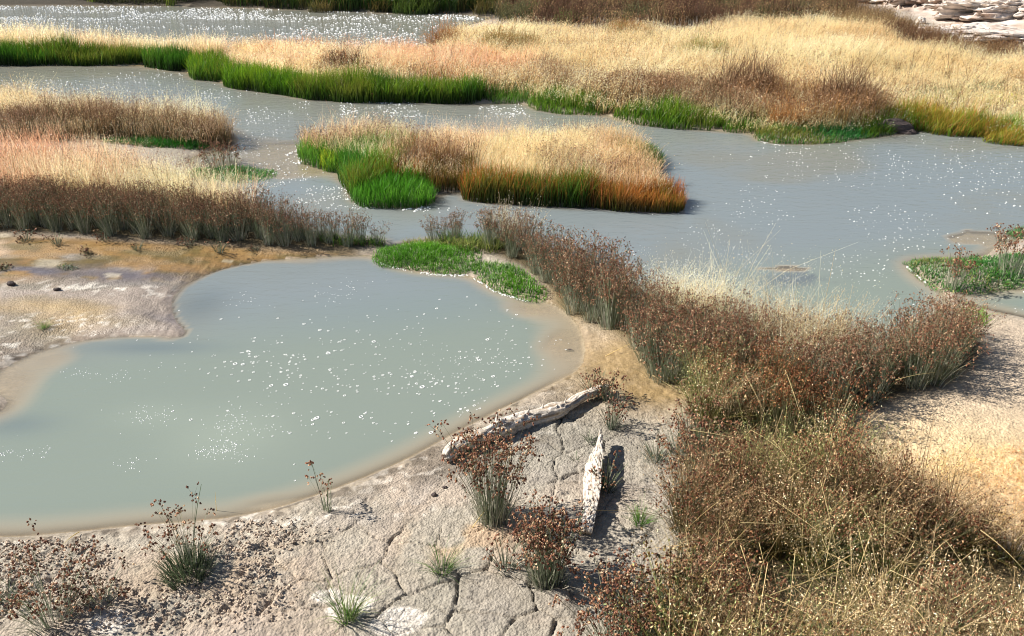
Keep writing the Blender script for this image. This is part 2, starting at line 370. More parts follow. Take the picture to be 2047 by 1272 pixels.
def build_ground():
    xs = axis(-2.5, 2.3, .0088, 1.024, -400, 400); ys = axis(2.5, 4.7, .0088, 1.018, -200, 600)
    X, Y = np.meshgrid(xs, ys); sh = X.shape; x = X.ravel(); y = Y.ravel()
    s = water_sd(x, y); h = height(x, y, True, s)
    nx, ny = len(xs), len(ys)
    i = (np.arange(ny-1)[:, None]*nx+np.arange(nx-1)[None, :]).ravel()
    F = np.stack([i, i+1, i+nx+1, i+nx], 1)
    # --- colour of the mud itself
    n1 = fbm(x, y, .5, 5); n2 = fbm(x, y, .16, 8); n3 = fbm(x, y, 1.4, 21)
    col = np.tile(c3(.375, .330, .268), (len(x), 1))
    col = mixc(col, sstep(.45, .65, n1), c3(.42, .345, .275))
    col = mixc(col, sstep(.5, .7, n2)*.5, c3(.36, .31, .27))
    orange = np.clip(blob(x, y, 980, 1085, .35, .18)+.7*blob(x, y, 420, 1170, .5, .3)+.6*blob(x, y, 900, 1120, .25, .2), 0, 1)*sstep(.35, .6, n2)
    col = mixc(col, orange*.35, c3(.62, .36, .15))
    grey = np.clip(blob(x, y, 1120, 880, .6, .5)+.8*blob(x, y, 1080, 1210, .9, .25), 0, 1)
    col = mixc(col, grey*.75, c3(.265, .245, .205))
    # moist rim round the pools
    wn = fbm(x, y, .12, 71, 3)
    wet = sstep(.16, .01, s+.12*(wn-.5))
    rim = np.clip(blob(x, y, 1040, 870, .75, .22, .6)+blob(x, y, 850, 940, .5, .16, .5)+.8*blob(x, y, 1230, 790, .5, .35), 0, 1)
    col = mixc(col, rim*sstep(.4, .6, n2+.06)*.75, c3(.13, .105, .08))
    col = mixc(col, wet*.55*(s > 0), c3(.30, .235, .16))
    deb = sstep(.0, .02, s)*sstep(.16, .05, s)*(y < 5.2)*sstep(.50, .60, fbm(x, y, .09, 75, 4))
    col = mixc(col, deb*.8, c3(.11, .085, .06))
    # stained flat between the left bank and the near pool
    fl = sdf(GP([(-400,500),(0,498),(500,502),(700,506),(500,530),(420,548),(300,568),(130,575),(0,590),(-400,580)]), x, y)
    flat = sstep(.12, -.1, fl); lm = sstep(-.9, -1.6, x)*sstep(4.4, 4.9, y)*sstep(7.5, 7, y); col = col*(1-.32*lm[:, None])
    st = fbm(x, y*2.2, .45, 101)
    col = mixc(col, flat*sstep(.22, .44, st), c3(.27, .165, .065))
    col = mixc(col, flat*sstep(.44, .60, fbm(x, y*2.5, .35, 111))*.9, c3(.14, .105, .04))
    col = mixc(col, flat*sstep(.56, .64, fbm(x, y*1.5, .5, 121))*.7, c3(.46, .34, .24))
    bl = np.clip(blob(x, y, 250, 565, .55, .16)+blob(x, y, 60, 565, .3, .1), 0, 1)
    col = mixc(col, bl*sstep(.36, .50, fbm(x, y*2, .2, 131)), c3(.14, .125, .135))
    wet = np.maximum(wet, flat*(.35+.6*sstep(.4, .6, fbm(x, y*2, .3, 141)))); wet = np.maximum(wet, bl*.9)
    for px, py, r in ((105,548,.15),(228,565,.08),(12,496,.09),(455,527,.07),(700,1240,.14),(800,1270,.16),(660,1215,.09),(230,1268,.12)):
        q = blob(x, y, px, py, r, r*.7)
        ed = sstep(.50, .62, q+.5*(fbm(x, y, .1, 151, 3)-.5))
        col = mixc(col, ed*(.5 if py < 600 else .85), c3(.60, .53, .40) if py < 600 else c3(.66, .6, .53))
    # silt fan running into the pool from the left
    fan = sdf(GP([(-300,600),(0,600),(160,600),(340,578),(352,600),(346,625),(374,660),(360,674),(280,668),(200,676),(140,690),(150,665),(90,640),(0,628),(-300,625)]), x, y)
    fm = sstep(.06, -.04, fan)
    col = mixc(col, fm*.9, c3(.30, .245, .205)); wet = np.maximum(wet, fm*.5)
    ol = sdf(GP([(-100,608),(60,604),(170,612),(300,640),(330,652),(230,660),(120,640),(0,618)]), x, y)
    col = mixc(col, sstep(.05, -.05, ol)*.7*sstep(.3, .5, st), c3(.22, .17, .10))
    col = mixc(col, np.clip(blob(x, y, 330, 642, .3, .1), 0, 1)*.5, c3(.19, .17, .18))
    och = blob(x, y, 140, 650, .28, .22)+blob(x, y, 60, 630, .4, .1); col = mixc(col, np.clip(och, 0, 1)*.6, c3(.42, .29, .13))
    # crust line white flecks beside the channel
    fk = sstep(.62, .70, fbm(x, y, .045, 161, 2))
    col = mixc(col, fk*np.clip(blob(x, y, 200, 590, .9, .10)+blob(x, y, 100, 655, .5, .10)+.35*rim+blob(x, y, 60, 700, .5, .2)+.8*blob(x, y, 500, 1040, 1., .08), 0, 1)*.8, c3(.72, .66, .58))
    # ochre mud on the right shore of the pool, under the hedge
    oc = np.clip(blob(x, y, 1230, 720, .35, .5, -.5)+blob(x, y, 1120, 620, .3, .2)+blob(x, y, 1330, 800, .4, .3), 0, 1)
    col = mixc(col, oc*.85*sstep(.25, .5, n1+.1), c3(.27, .18, .075)); wet = np.maximum(wet, oc*.7)
    # bare pale sand on the right
    rg = sdf(GP([(1900,600),(1940,615),(2047,640),(2500,640),(2600,1300),(2047,1150),(1900,1100),(1700,980),(1660,880),(1800,760),(1930,700)]), x, y)
    rgm = sstep(.15, -.2, rg)
    col = mixc(col, rgm*.9, c3(.50, .40, .30))
    col = mixc(col, rgm*np.clip(blob(x, y, 1950, 960, .8, .55), 0, 1), c3(.72, .53, .30))
    # litter under the vegetation of banks and islands
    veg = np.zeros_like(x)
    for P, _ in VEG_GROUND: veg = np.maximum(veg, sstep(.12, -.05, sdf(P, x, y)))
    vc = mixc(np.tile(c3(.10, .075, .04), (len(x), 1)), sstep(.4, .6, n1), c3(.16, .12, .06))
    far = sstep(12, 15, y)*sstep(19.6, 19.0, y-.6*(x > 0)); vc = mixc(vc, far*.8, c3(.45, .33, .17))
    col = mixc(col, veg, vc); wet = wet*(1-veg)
    # rock slope top right, dark mud top left, hills
    rk = sstep(.3, -.3, sdf(ROCK_P, x, y)); rn = fbm(x, y, .35, 171)
    rc = mixc(np.tile(c3(.50, .38, .30), (len(x), 1)), sstep(.45, .6, rn), c3(.66, .58, .52)); rc = mixc(rc, sstep(.62, .7, fbm(x, y, .2, 181)), c3(.22, .16, .13))
    col = mixc(col, rk, rc)
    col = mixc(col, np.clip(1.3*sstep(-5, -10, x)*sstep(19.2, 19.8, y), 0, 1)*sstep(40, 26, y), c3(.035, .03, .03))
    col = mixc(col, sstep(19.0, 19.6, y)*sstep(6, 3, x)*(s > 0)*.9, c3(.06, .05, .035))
    hill = sstep(26, 40, y); hc = mixc(np.tile(c3(.26, .22, .13), (len(x), 1)), sstep(.45, .6, fbm(x, y, 7, 191)), c3(.08, .085, .035))
    col = mixc(col, hill, hc)
    # bed of the ponds
    uw = s < 0
    bed = mixc(np.tile(c3(.56, .44, .34), (len(x), 1)), sstep(.4, .6, n1), c3(.48, .38, .29))
    bed = mixc(bed, sstep(6.2, 7.5, y), c3(.40, .33, .24))
    col = np.where(uw[:, None], bed, col)
    col = col*(.9+.2*fbm(x, y, .03, 201, 2))[:, None]
    GRID.update(xs=xs, ys=ys, h=h.reshape(sh), s=s.reshape(sh))
    me = make_mesh("ground", np.stack([x, y, h], 1), F, None, [M_GROUND], col, {"wet": wet}, smooth=True)
    obj("ground", me, kind="structure")
def build_water():
    xs = axis(-3, 3, .045, 1.03, -60, 60); ys = axis(2.3, 9, .045, 1.02, 1.6, 24)
    X, Y = np.meshgrid(xs, ys); x = X.ravel(); y = Y.ravel()
    s = water_sd(x, y); h = height(x, y, False, s)
    nx, ny = len(xs), len(ys)
    i = (np.arange(ny-1)[:, None]*nx+np.arange(nx-1)[None, :]).ravel()
    F = np.stack([i, i+1, i+nx+1, i+nx], 1)
    keep = (s.reshape(ny, nx) < .25); k = (keep[:-1, :-1] | keep[1:, :-1] | keep[:-1, 1:] | keep[1:, 1:]).ravel()
    F = F[k]; used = np.unique(F); mp = np.full(len(x), -1); mp[used] = np.arange(len(used)); F = mp[F]
    x, y, h = x[used], y[used], h[used]
    near = sstep(6.6, 5.4, y - .25*x)
    n = fbm(x, y, 1.6, 401, 3)
    col = mixc(np.tile(c3(.178, .206, .215), (len(x), 1)), near, c3(.188, .218, .186))
    col = mixc(col, sstep(.42, .62, n)*.6*(1-near), c3(.19, .188, .155))
    col = mixc(col, sstep(10, 15, y)*.7, c3(.19, .185, .145))
    col = mixc(col, near*sstep(-.2, 1., blob(x, y, 700, 560, 1.6, .7))*.8, c3(.140, .185, .205))
    col = mixc(col, sstep(.065+.035*near, .0, -h)*.78, c3(.40, .33, .24))
    shelf_shade = np.clip(blob(x, y, 1600, 556, .34, .13, .3)*1.3, 0, 1)*sstep(.42, .50, fbm(x, y, .18, 431, 3)+.25*blob(x, y, 1585, 560, .3, .15))  # shaded side of the sunken shelf, in deep clear water, painted into the colour
    col = mixc(col, shelf_shade*.6, c3(.09, .105, .13))
    shore_shade = blob(x, y, 400, 610, .22, .28)+blob(x, y, 300, 695, .45, .09)+.8*blob(x, y, 30, 850, .25, .12)  # shade on the deeper water by the left shore, put into the colour
    col = mixc(col, np.clip(shore_shade, 0, 1)*.55, c3(.10, .13, .15))
    gx, gy = G(420, 890)
    col = mixc(col, np.clip(blob(x, y, 455, 870, .35, .3)+.6*blob(x, y, 300, 830, .25, .15), 0, 1)*.15, c3(.42, .46, .37))
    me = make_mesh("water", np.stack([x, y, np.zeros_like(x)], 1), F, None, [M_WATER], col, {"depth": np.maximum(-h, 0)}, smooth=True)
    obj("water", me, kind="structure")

# ------------------------------------------------------------ vegetation masses
def scatter(poly, dens, rng=R, sm=1, jitter=.08, grow=0.):
    """random points inside a polygon given by photograph pixels on the ground"""
    P = smooth_poly(GP(poly), sm) if not isinstance(poly, np.ndarray) else poly
    lo = P.min(0)-grow; hi = P.max(0)+grow; n = int(np.prod(hi-lo)*dens)
    x = rng.uniform(lo[0], hi[0], n); y = rng.uniform(lo[1], hi[1], n)
    s = sdf(P, x, y)-grow+jitter*2*(fbm(x, y, .35, 501, 3)-.5)
    k = s < 0
    return x[k], y[k], -s[k]
def pal(x, y, choices, scale, seed, rng=R, jit=.10, var=.22):
    """pick colours from a list of (base, tip) by a noise field"""
    n = fbm(x, y, scale, seed, 3)+rng.normal(0, jit, len(x))
    q = np.clip((n-.28)/.44, 0, .9999)*len(choices); i = q.astype(int)
    A = np.array([c[0] for c in choices]); B = np.array([c[1] for c in choices])
    v = np.exp(rng.normal(0, var, len(x)))[:, None]
    return A[i]*v, B[i]*v
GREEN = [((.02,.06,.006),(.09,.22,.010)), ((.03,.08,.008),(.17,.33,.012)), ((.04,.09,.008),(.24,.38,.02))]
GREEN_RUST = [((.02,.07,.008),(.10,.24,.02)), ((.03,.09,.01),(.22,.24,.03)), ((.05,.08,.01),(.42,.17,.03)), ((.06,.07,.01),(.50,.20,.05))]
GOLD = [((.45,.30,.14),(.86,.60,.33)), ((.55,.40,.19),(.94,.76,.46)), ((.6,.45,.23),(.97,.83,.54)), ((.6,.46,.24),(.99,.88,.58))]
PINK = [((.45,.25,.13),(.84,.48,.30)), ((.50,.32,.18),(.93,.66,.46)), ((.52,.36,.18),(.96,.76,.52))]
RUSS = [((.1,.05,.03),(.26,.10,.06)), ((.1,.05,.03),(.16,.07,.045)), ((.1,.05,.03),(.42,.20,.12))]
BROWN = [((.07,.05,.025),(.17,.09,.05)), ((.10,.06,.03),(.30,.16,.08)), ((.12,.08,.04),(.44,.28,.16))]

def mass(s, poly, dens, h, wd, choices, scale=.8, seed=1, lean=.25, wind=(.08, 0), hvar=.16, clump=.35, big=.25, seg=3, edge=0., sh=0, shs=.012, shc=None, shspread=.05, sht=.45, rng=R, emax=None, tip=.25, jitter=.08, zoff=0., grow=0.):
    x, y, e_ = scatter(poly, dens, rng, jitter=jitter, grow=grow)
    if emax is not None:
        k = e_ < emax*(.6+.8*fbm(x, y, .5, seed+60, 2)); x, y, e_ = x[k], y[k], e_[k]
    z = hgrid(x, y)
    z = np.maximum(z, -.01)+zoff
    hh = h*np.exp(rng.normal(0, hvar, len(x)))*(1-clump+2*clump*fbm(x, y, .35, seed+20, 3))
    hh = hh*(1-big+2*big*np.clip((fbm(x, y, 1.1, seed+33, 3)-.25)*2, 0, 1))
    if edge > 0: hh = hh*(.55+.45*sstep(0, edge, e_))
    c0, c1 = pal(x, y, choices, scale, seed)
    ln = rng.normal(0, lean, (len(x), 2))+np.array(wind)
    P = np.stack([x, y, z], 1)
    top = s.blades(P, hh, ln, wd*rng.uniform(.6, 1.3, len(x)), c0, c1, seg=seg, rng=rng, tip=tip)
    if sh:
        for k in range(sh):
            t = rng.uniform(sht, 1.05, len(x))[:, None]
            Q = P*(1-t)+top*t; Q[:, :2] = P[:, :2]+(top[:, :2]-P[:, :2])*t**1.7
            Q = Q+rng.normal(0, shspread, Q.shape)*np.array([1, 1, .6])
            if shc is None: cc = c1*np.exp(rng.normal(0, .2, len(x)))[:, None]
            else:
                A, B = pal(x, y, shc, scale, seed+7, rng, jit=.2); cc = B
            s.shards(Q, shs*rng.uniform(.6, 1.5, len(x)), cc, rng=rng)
def stuff(name, s, mat, label, cat, group=None):
    return obj(name, s.mesh(name, mat), label=label, cat=cat, group=group, kind="stuff")

# ------------------------------------------------------------ prototypes
def rush_proto(seed, hs=1.0, n=60, h=.46, rad=.06, spread=.35, headed=.9, dark=0., stemcol=0):
    g = np.random.default_rng(seed); st = Soup(); hd = Soup()
    r = rad*np.sqrt(g.uniform(0, 1, n)); th = g.uniform(0, 2*np.pi, n)
    P = np.stack([r*np.cos(th), r*np.sin(th), np.full(n, -.015)], 1)
    ln = np.stack([np.cos(th), np.sin(th)], 1)*(r/rad*spread)[:, None]+g.normal(0, .10, (n, 2))
    hh = h*g.uniform(.55, 1.08, n)
    A = np.array([(.42,.41,.32),(.24,.27,.19),(.52,.50,.41),(.14,.17,.10)]) if stemcol == 0 else np.array([(.20,.22,.17),(.13,.16,.12),(.30,.31,.25),(.09,.12,.08)])
    B = np.array([(.16,.19,.10),(.11,.15,.07),(.24,.22,.12),(.10,.15,.06)])
    i = g.integers(0, 4, n); v = g.uniform(.7, 1.25, n)[:, None]
    top = st.blades(P, hh, ln, g.uniform(.0028, .0048, n), A[i]*v, B[i]*v, seg=4, pw=1.4, tip=.5, rng=g)
    # short leafless shoots at the base
    m = int(n*.8); r2 = rad*1.25*np.sqrt(g.uniform(0, 1, m)); t2 = g.uniform(0, 2*np.pi, m)
    P2 = np.stack([r2*np.cos(t2), r2*np.sin(t2), np.full(m, -.015)], 1)
    l2 = np.stack([np.cos(t2), np.sin(t2)], 1)*(r2/rad*spread*1.3)[:, None]+g.normal(0, .12, (m, 2))
    j = g.integers(0, 4, m); v2 = g.uniform(.7, 1.2, m)[:, None]
    st.blades(P2, h*g.uniform(.2, .6, m), l2, g.uniform(.003, .005, m), A[j]*v2, B[j]*v2, seg=3, pw=1.4, tip=.2, rng=g)
    k = g.uniform(0, 1, n) < headed; T = top[k]; nk = len(T)
    HC = np.array([(.19,.080,.048),(.27,.125,.072),(.09,.042,.028),(.40,.23,.135),(.60,.43,.27)])
    if dark: HC = HC[[0, 0, 1, 2, 3]]
    for q in range(7):
        off = g.normal(0, 1, (nk, 3))*np.array([.014, .014, .014]); off[:, 2] -= .010
        cc = HC[g.choice(5, nk, p=[.28, .27, .2, .17, .08])]*g.uniform(.7, 1.3, nk)[:, None]
        hd.octa(T+off, hs*g.uniform(.0028, .0058, nk), cc, 1.35, g)
        hd.shards(T+off*1.2, hs*g.uniform(.008, .015, nk), cc*1.25, .5, g)
        if q % 3 == 0:   # little rays carrying the clusters
            b0 = T-np.array([0, 0, .03]); st.blades(b0, np.full(nk, .035)+off[:, 2]*.5, off[:, :2]/.035*.8, np.full(nk, .0018), B[g.integers(0, 4, nk)], B[g.integers(0, 4, nk)], seg=1, rng=g)
    hd.tops = T
    return st, hd
def straw_proto(seed, n=34, h=.48, rad=.05, spread=.45, gold=1.0, seeds=20):
    g = np.random.default_rng(seed); st = Soup(); hd = Soup()
    r = rad*np.sqrt(g.uniform(0, 1, n)); th = g.uniform(0, 2*np.pi, n)
    P = np.stack([r*np.cos(th), r*np.sin(th), np.full(n, -.015)], 1)
    ln = np.stack([np.cos(th), np.sin(th)], 1)*(r/rad*spread)[:, None]+g.normal(0, .14, (n, 2))
    hh = h*g.uniform(.6, 1.1, n); S0 = c3(.22, .21, .08); S1 = c3(.56, .45, .28)*gold
    v = g.uniform(.7, 1.2, n)[:, None]
    top = st.blades(P, hh, ln, g.uniform(.0020, .0034, n), S0*v, S1*v, seg=4, pw=1.5, tip=.5, rng=g)
    m = n*3; r2 = rad*1.3*np.sqrt(g.uniform(0, 1, m)); t2 = g.uniform(0, 2*np.pi, m)
    P2 = np.stack([r2*np.cos(t2), r2*np.sin(t2), np.full(m, -.015)], 1)
    l2 = np.stack([np.cos(t2), np.sin(t2)], 1)*(r2/rad*.7)[:, None]+g.normal(0, .25, (m, 2))
    Ag = np.array([(.05,.08,.02),(.12,.11,.04),(.22,.17,.07)])[g.integers(0, 3, m)]; Bg = np.array([(.12,.17,.04),(.26,.22,.09),(.42,.32,.14)])[g.integers(0, 3, m)]
    st.blades(P2, h*g.uniform(.25, .7, m), l2, g.uniform(.003, .005, m), Ag, Bg, seg=3, tip=.15, rng=g)
    GC = np.array([(.70,.55,.34),(.86,.72,.48),(.42,.31,.19),(.20,.14,.09),(.95,.86,.64)])
    for q in range(seeds):
        t = g.uniform(.5, 1.05, n)[:, None]; Q = P*(1-t)+top*t; Q[:, :2] = P[:, :2]+(top[:, :2]-P[:, :2])*t**1.5
        rr = .055*(1.25-t); off = g.normal(0, 1, (n, 3))*rr*np.array([1, 1, .7])
        hd.shards(Q+off, g.uniform(.006, .0125, n), GC[g.integers(0, 5, n)]*g.uniform(.75, 1.25, n)[:, None]*gold, .4, g)
        if q % 4 == 0:
            st.blades(Q, np.maximum(off[:, 2], .006), off[:, :2]/np.maximum(off[:, 2:3], .006), np.full(n, .0012), S1*v, S1*v, seg=1, rng=g)
    return st, hd
def tuft_proto(seed, n=90, h=.16, rad=.03, spread=.8, cols=None, wd=.0035):
    g = np.random.default_rng(seed); s = Soup()
    r = rad*np.sqrt(g.uniform(0, 1, n)); th = g.uniform(0, 2*np.pi, n)
    P = np.stack([r*np.cos(th), r*np.sin(th), np.full(n, -.01)], 1)
    ln = np.stack([np.cos(th), np.sin(th)], 1)*(r/rad*spread)[:, None]+g.normal(0, .15, (n, 2))
    A = np.array([c[0] for c in cols]); B = np.array([c[1] for c in cols]); i = g.integers(0, len(cols), n); v = g.uniform(.7, 1.3, n)[:, None]
    s.blades(P, h*g.uniform(.45, 1.1, n), ln, wd*g.uniform(.6, 1.2, n), A[i]*v, B[i]*v, seg=4, pw=1.6, tip=.12, rng=g)
    return s
BRIGHT = [((.05,.12,.02),(.16,.36,.05)), ((.08,.16,.03),(.24,.42,.10)), ((.12,.16,.05),(.36,.42,.16)), ((.2,.2,.1),(.5,.45,.25))]
GREYG = [((.10,.12,.07),(.20,.25,.16)), ((.14,.16,.11),(.32,.36,.27)), ((.06,.08,.04),(.14,.19,.11)), ((.16,.17,.12),(.40,.42,.34))]
DARKG = [((.03,.045,.02),(.07,.10,.05)), ((.05,.07,.03),(.13,.17,.09)), ((.04,.05,.03),(.10,.14,.08))]

# ------------------------------------------------------------ where vegetation stands (photograph pixels of its foot)
LEFT_BACK = [(-900,215),(0,212),(100,222),(200,242),(330,252),(430,262),(468,275),(462,296),(380,300),(240,296),(100,298),(-100,302),(-900,305)]
LEFT_FRONT = [(-900,325),(0,325),(200,330),(330,352),(380,386),(460,416),(560,448),(640,470),(700,478),(765,484),(770,497),(640,501),(520,500),(380,494),(200,490),(0,482),(-900,480)]
MEADOW = [(470,110),(560,108),(700,120),(868,114),(874,97),(907,80),(952,70),(1000,72),(1100,76),(1300,80),(1500,66),(1640,62),(1740,80),(1800,104),(1880,132),(2047,150),(2900,210),(2900,325),(2047,280),(1950,262),(1870,252),(1780,262),(1640,276),(1520,270),(1430,255),(1330,246),(1230,232),(1085,215),(1050,200),(960,200),(830,196),(640,192),(580,182),(458,160),(450,130)]
ISLAND_IN = [(600,305),(650,325),(720,340),(800,370),(870,376),(925,378),(1000,392),(1150,398),(1300,408),(1335,405),(1330,380),(1290,345),(1290,310),(1200,296),(1000,300),(850,296),(700,290),(620,294)]
HEDGE = [(850,478),(905,472),(1000,482),(1060,494),(1120,528),(1180,563),(1230,598),(1290,645),(1380,672),(1500,698),(1700,720),(1850,695),(1930,650),(1952,690),(1945,735),(1880,785),(1800,805),(1700,850),(1640,900),(1500,880),(1400,810),(1320,775),(1275,700),(1222,668),(1165,640),(1122,618),(1098,580),(1060,552),(1010,528),(960,503),(900,492)]
MASS = [(1405,800),(1640,860),(1690,915),(1730,1010),(1860,1090),(1990,1130),(2100,1260),(2500,1400),(2400,1800),(1300,1700),(1320,1360),(1400,1250),(1372,1190),(1392,1130),(1352,1070),(1378,1010),(1362,960),(1395,900),(1385,850)]
VEG_GROUND = [(smooth_poly(GP(p), 1), 0) for p in (LEFT_BACK, LEFT_FRONT, MEADOW, ISLAND_IN, HEDGE, MASS, [(-1200,108),(0,112),(290,112),(400,118),(470,112),(470,170),(378,156),(290,129),(0,130),(-1200,124)], [(-1200,5),(1000,25),(1700,38),(1700,-200),(-1200,-200)])]
build_ground(); build_water()
def hgrid(x, y): return _lookup("h", np.asarray(x, float), np.asarray(y, float))
def sgrid(x, y): return _lookup("s", np.asarray(x, float), np.asarray(y, float))

# ------------------------------------------------------------ far bank
s = Soup()
mass(s, [(130,9),(420,13),(420,-14),(120,-14)], 500, .42, .012, [((.03,.04,.015),(.08,.08,.03)), ((.05,.06,.02),(.16,.13,.05))], 1.2, 11, sh=2, shs=.03, shspread=.06)
mass(s, [(420,13),(560,18),(700,24),(990,30),(1000,5),(700,-14),(420,-14)], 700, .55, .013, [((.02,.04,.008),(.06,.12,.015)), ((.05,.05,.015),(.20,.15,.04)), ((.02,.05,.008),(.08,.16,.02))], 1.4, 12, sh=1, shs=.03, clump=.6)
stuff("sedge_grass", s, M_GRASS, "dark green and olive sedge lining the far shore at the top edge", "sedge")
s = Soup()
mass(s, [(985,34),(1010,62),(1200,70),(1420,66),(1640,58),(1700,52),(1720,-10),(1400,-40),(1000,-14)], 330, .33, .012, [((.04,.03,.015),(.13,.07,.045)), ((.06,.04,.02),(.20,.11,.07)), ((.09,.07,.03),(.40,.26,.13)), ((.04,.05,.02),(.14,.13,.06))], .9, 13, sh=3, shs=.035, shspread=.07, clump=.8, big=.5)
mass(s, [(1630,56),(1760,84),(1850,116),(1905,138),(2047,154),(2600,200),(2600,190),(2047,142),(1900,108),(1840,76),(1760,46),(1640,26)], 700, .27, .010, [((.06,.04,.02),(.20,.11,.06)), ((.10,.07,.03),(.36,.24,.12))], 1.2, 14, sh=2, shs=.025, clump=.5)
stuff("brown_scrub", s, M_STRAW, "reddish brown scrub behind the golden meadow, running down beside the pale rocks", "scrub")
s = Soup()
mass(s, [(-1200,-60),(4200,-60),(4200,-155),(-1200,-155)], 45, .9, .05, [((.05,.05,.02),(.14,.14,.05)), ((.08,.06,.03),(.25,.19,.09)), ((.02,.04,.015),(.06,.09,.03))], 3, 15, sh=3, shs=.12, shspread=.2)
stuff("hillside_scrub", s, M_STRAW, "low olive scrub on the slope beyond the far shore", "scrub")
def clump_at(s, px, py, rx, ry, dens, h, wd, choices, seed, **kw):
    gx, gy = G(px, py); P = np.array([(gx+rx*math.cos(t), gy+ry*math.sin(t)) for t in np.linspace(0, 2*math.pi, 14)[:-1]])
    mass(s, P, dens, h, wd, choices, .4, seed, **kw)
for px, py, h, lb in ((345, 12, .62, "yellow green reed tuft standing in the far water at the top edge"), (188, 8, .34, "small yellow green reed tuft on the dark far shore, upper left")):
    s = Soup(); clump_at(s, px, py, .16, .08, 900, h, .010, [((.12,.2,.02),(.35,.45,.06)), ((.2,.25,.03),(.55,.5,.1))], 16, lean=.3)
    gx, gy = G(px, py); obj("reed_tuft", s.mesh("reed_tuft", M_GRASS), label=lb, cat="reed tuft")
FARC = "sedge and shrub clumps along the far shore"
for i, (px, py, rx, h, kind, lb) in enumerate([(640,24,.28,.42,0,"brown tinged sedge clump on the far shore, left of the dark green ones"),(830,27,.55,.46,1,"widest dark green sedge clump on the far shore"),(760,24,.3,.42,0,"olive sedge clump between darker clumps on the far shore"),(985,30,.45,.42,0,"olive sedge clump at the right end of the far water"),(1078,34,.5,.34,1,"rounded olive green clump behind the crest of the golden meadow"),(1150,38,.35,.28,2,"small orange brown clump behind the golden meadow, beside the rounded green one"),(1300,32,.55,.36,2,"reddish brown shrub behind the middle of the golden meadow")]):
    s = Soup()
    ch = [[((.04,.05,.015),(.16,.15,.04)), ((.06,.06,.02),(.26,.18,.05))], [((.02,.05,.008),(.08,.15,.02)), ((.03,.06,.01),(.14,.2,.03))], [((.08,.04,.02),(.30,.12,.05)), ((.1,.06,.02),(.42,.2,.08))]][kind]
    clump_at(s, px, py, rx, rx*.5, 1100, h, .011, ch, 30+i, lean=.3, edge=.25)
    obj("shore_clump", s.mesh("shore_clump", M_GRASS), label=lb, cat="sedge clump", group=FARC)

# ------------------------------------------------------------ golden meadow on the main bank
s = Soup()
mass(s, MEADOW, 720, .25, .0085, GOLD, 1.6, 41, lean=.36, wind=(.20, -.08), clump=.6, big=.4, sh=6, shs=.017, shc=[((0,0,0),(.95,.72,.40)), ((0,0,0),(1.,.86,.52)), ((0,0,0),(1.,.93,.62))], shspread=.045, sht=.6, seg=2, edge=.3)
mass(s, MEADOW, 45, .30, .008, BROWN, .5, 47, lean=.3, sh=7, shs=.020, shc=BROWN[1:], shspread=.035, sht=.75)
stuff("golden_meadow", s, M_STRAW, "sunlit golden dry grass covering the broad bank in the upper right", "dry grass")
s = Soup()
mass(s, [(500,118),(560,112),(700,124),(860,118),(960,120),(1040,140),(1120,165),(1060,185),(960,182),(830,178),(700,168),(600,160),(520,140)], 600, .31, .008, PINK+[((.4,.2,.08),(.75,.32,.14))], .9, 42, lean=.3, clump=.4, sh=3, shs=.018, shspread=.04, seg=2, edge=.2)
mass(s, [(455,112),(500,112),(600,122),(720,150),(640,180),(590,172),(530,160),(460,150),(395,132),(390,120)], 700, .24, .008, PINK[1:]+GOLD[1:3], .8, 48, lean=.3, sh=3, shs=.018, seg=2)
stuff("pink_dry_grass", s, M_STRAW, "pinkish orange dry grass on the bank behind the long green sedge edge", "dry grass")
s = Soup()
mass(s, [(-1200,106),(0,106),(250,108),(400,115),(455,114),(450,136),(380,130),(290,122),(0,122),(-1200,118)], 1500, .35, .008, [GOLD[1], GOLD[3], PINK[1], GOLD[2]], .9, 43, lean=.3, sh=3, shs=.018, clump=.35, seg=2)
stuff("golden_grass_strip", s, M_STRAW, "fluffy straw coloured grass along the back of the long green sedge strip, upper left", "dry grass")
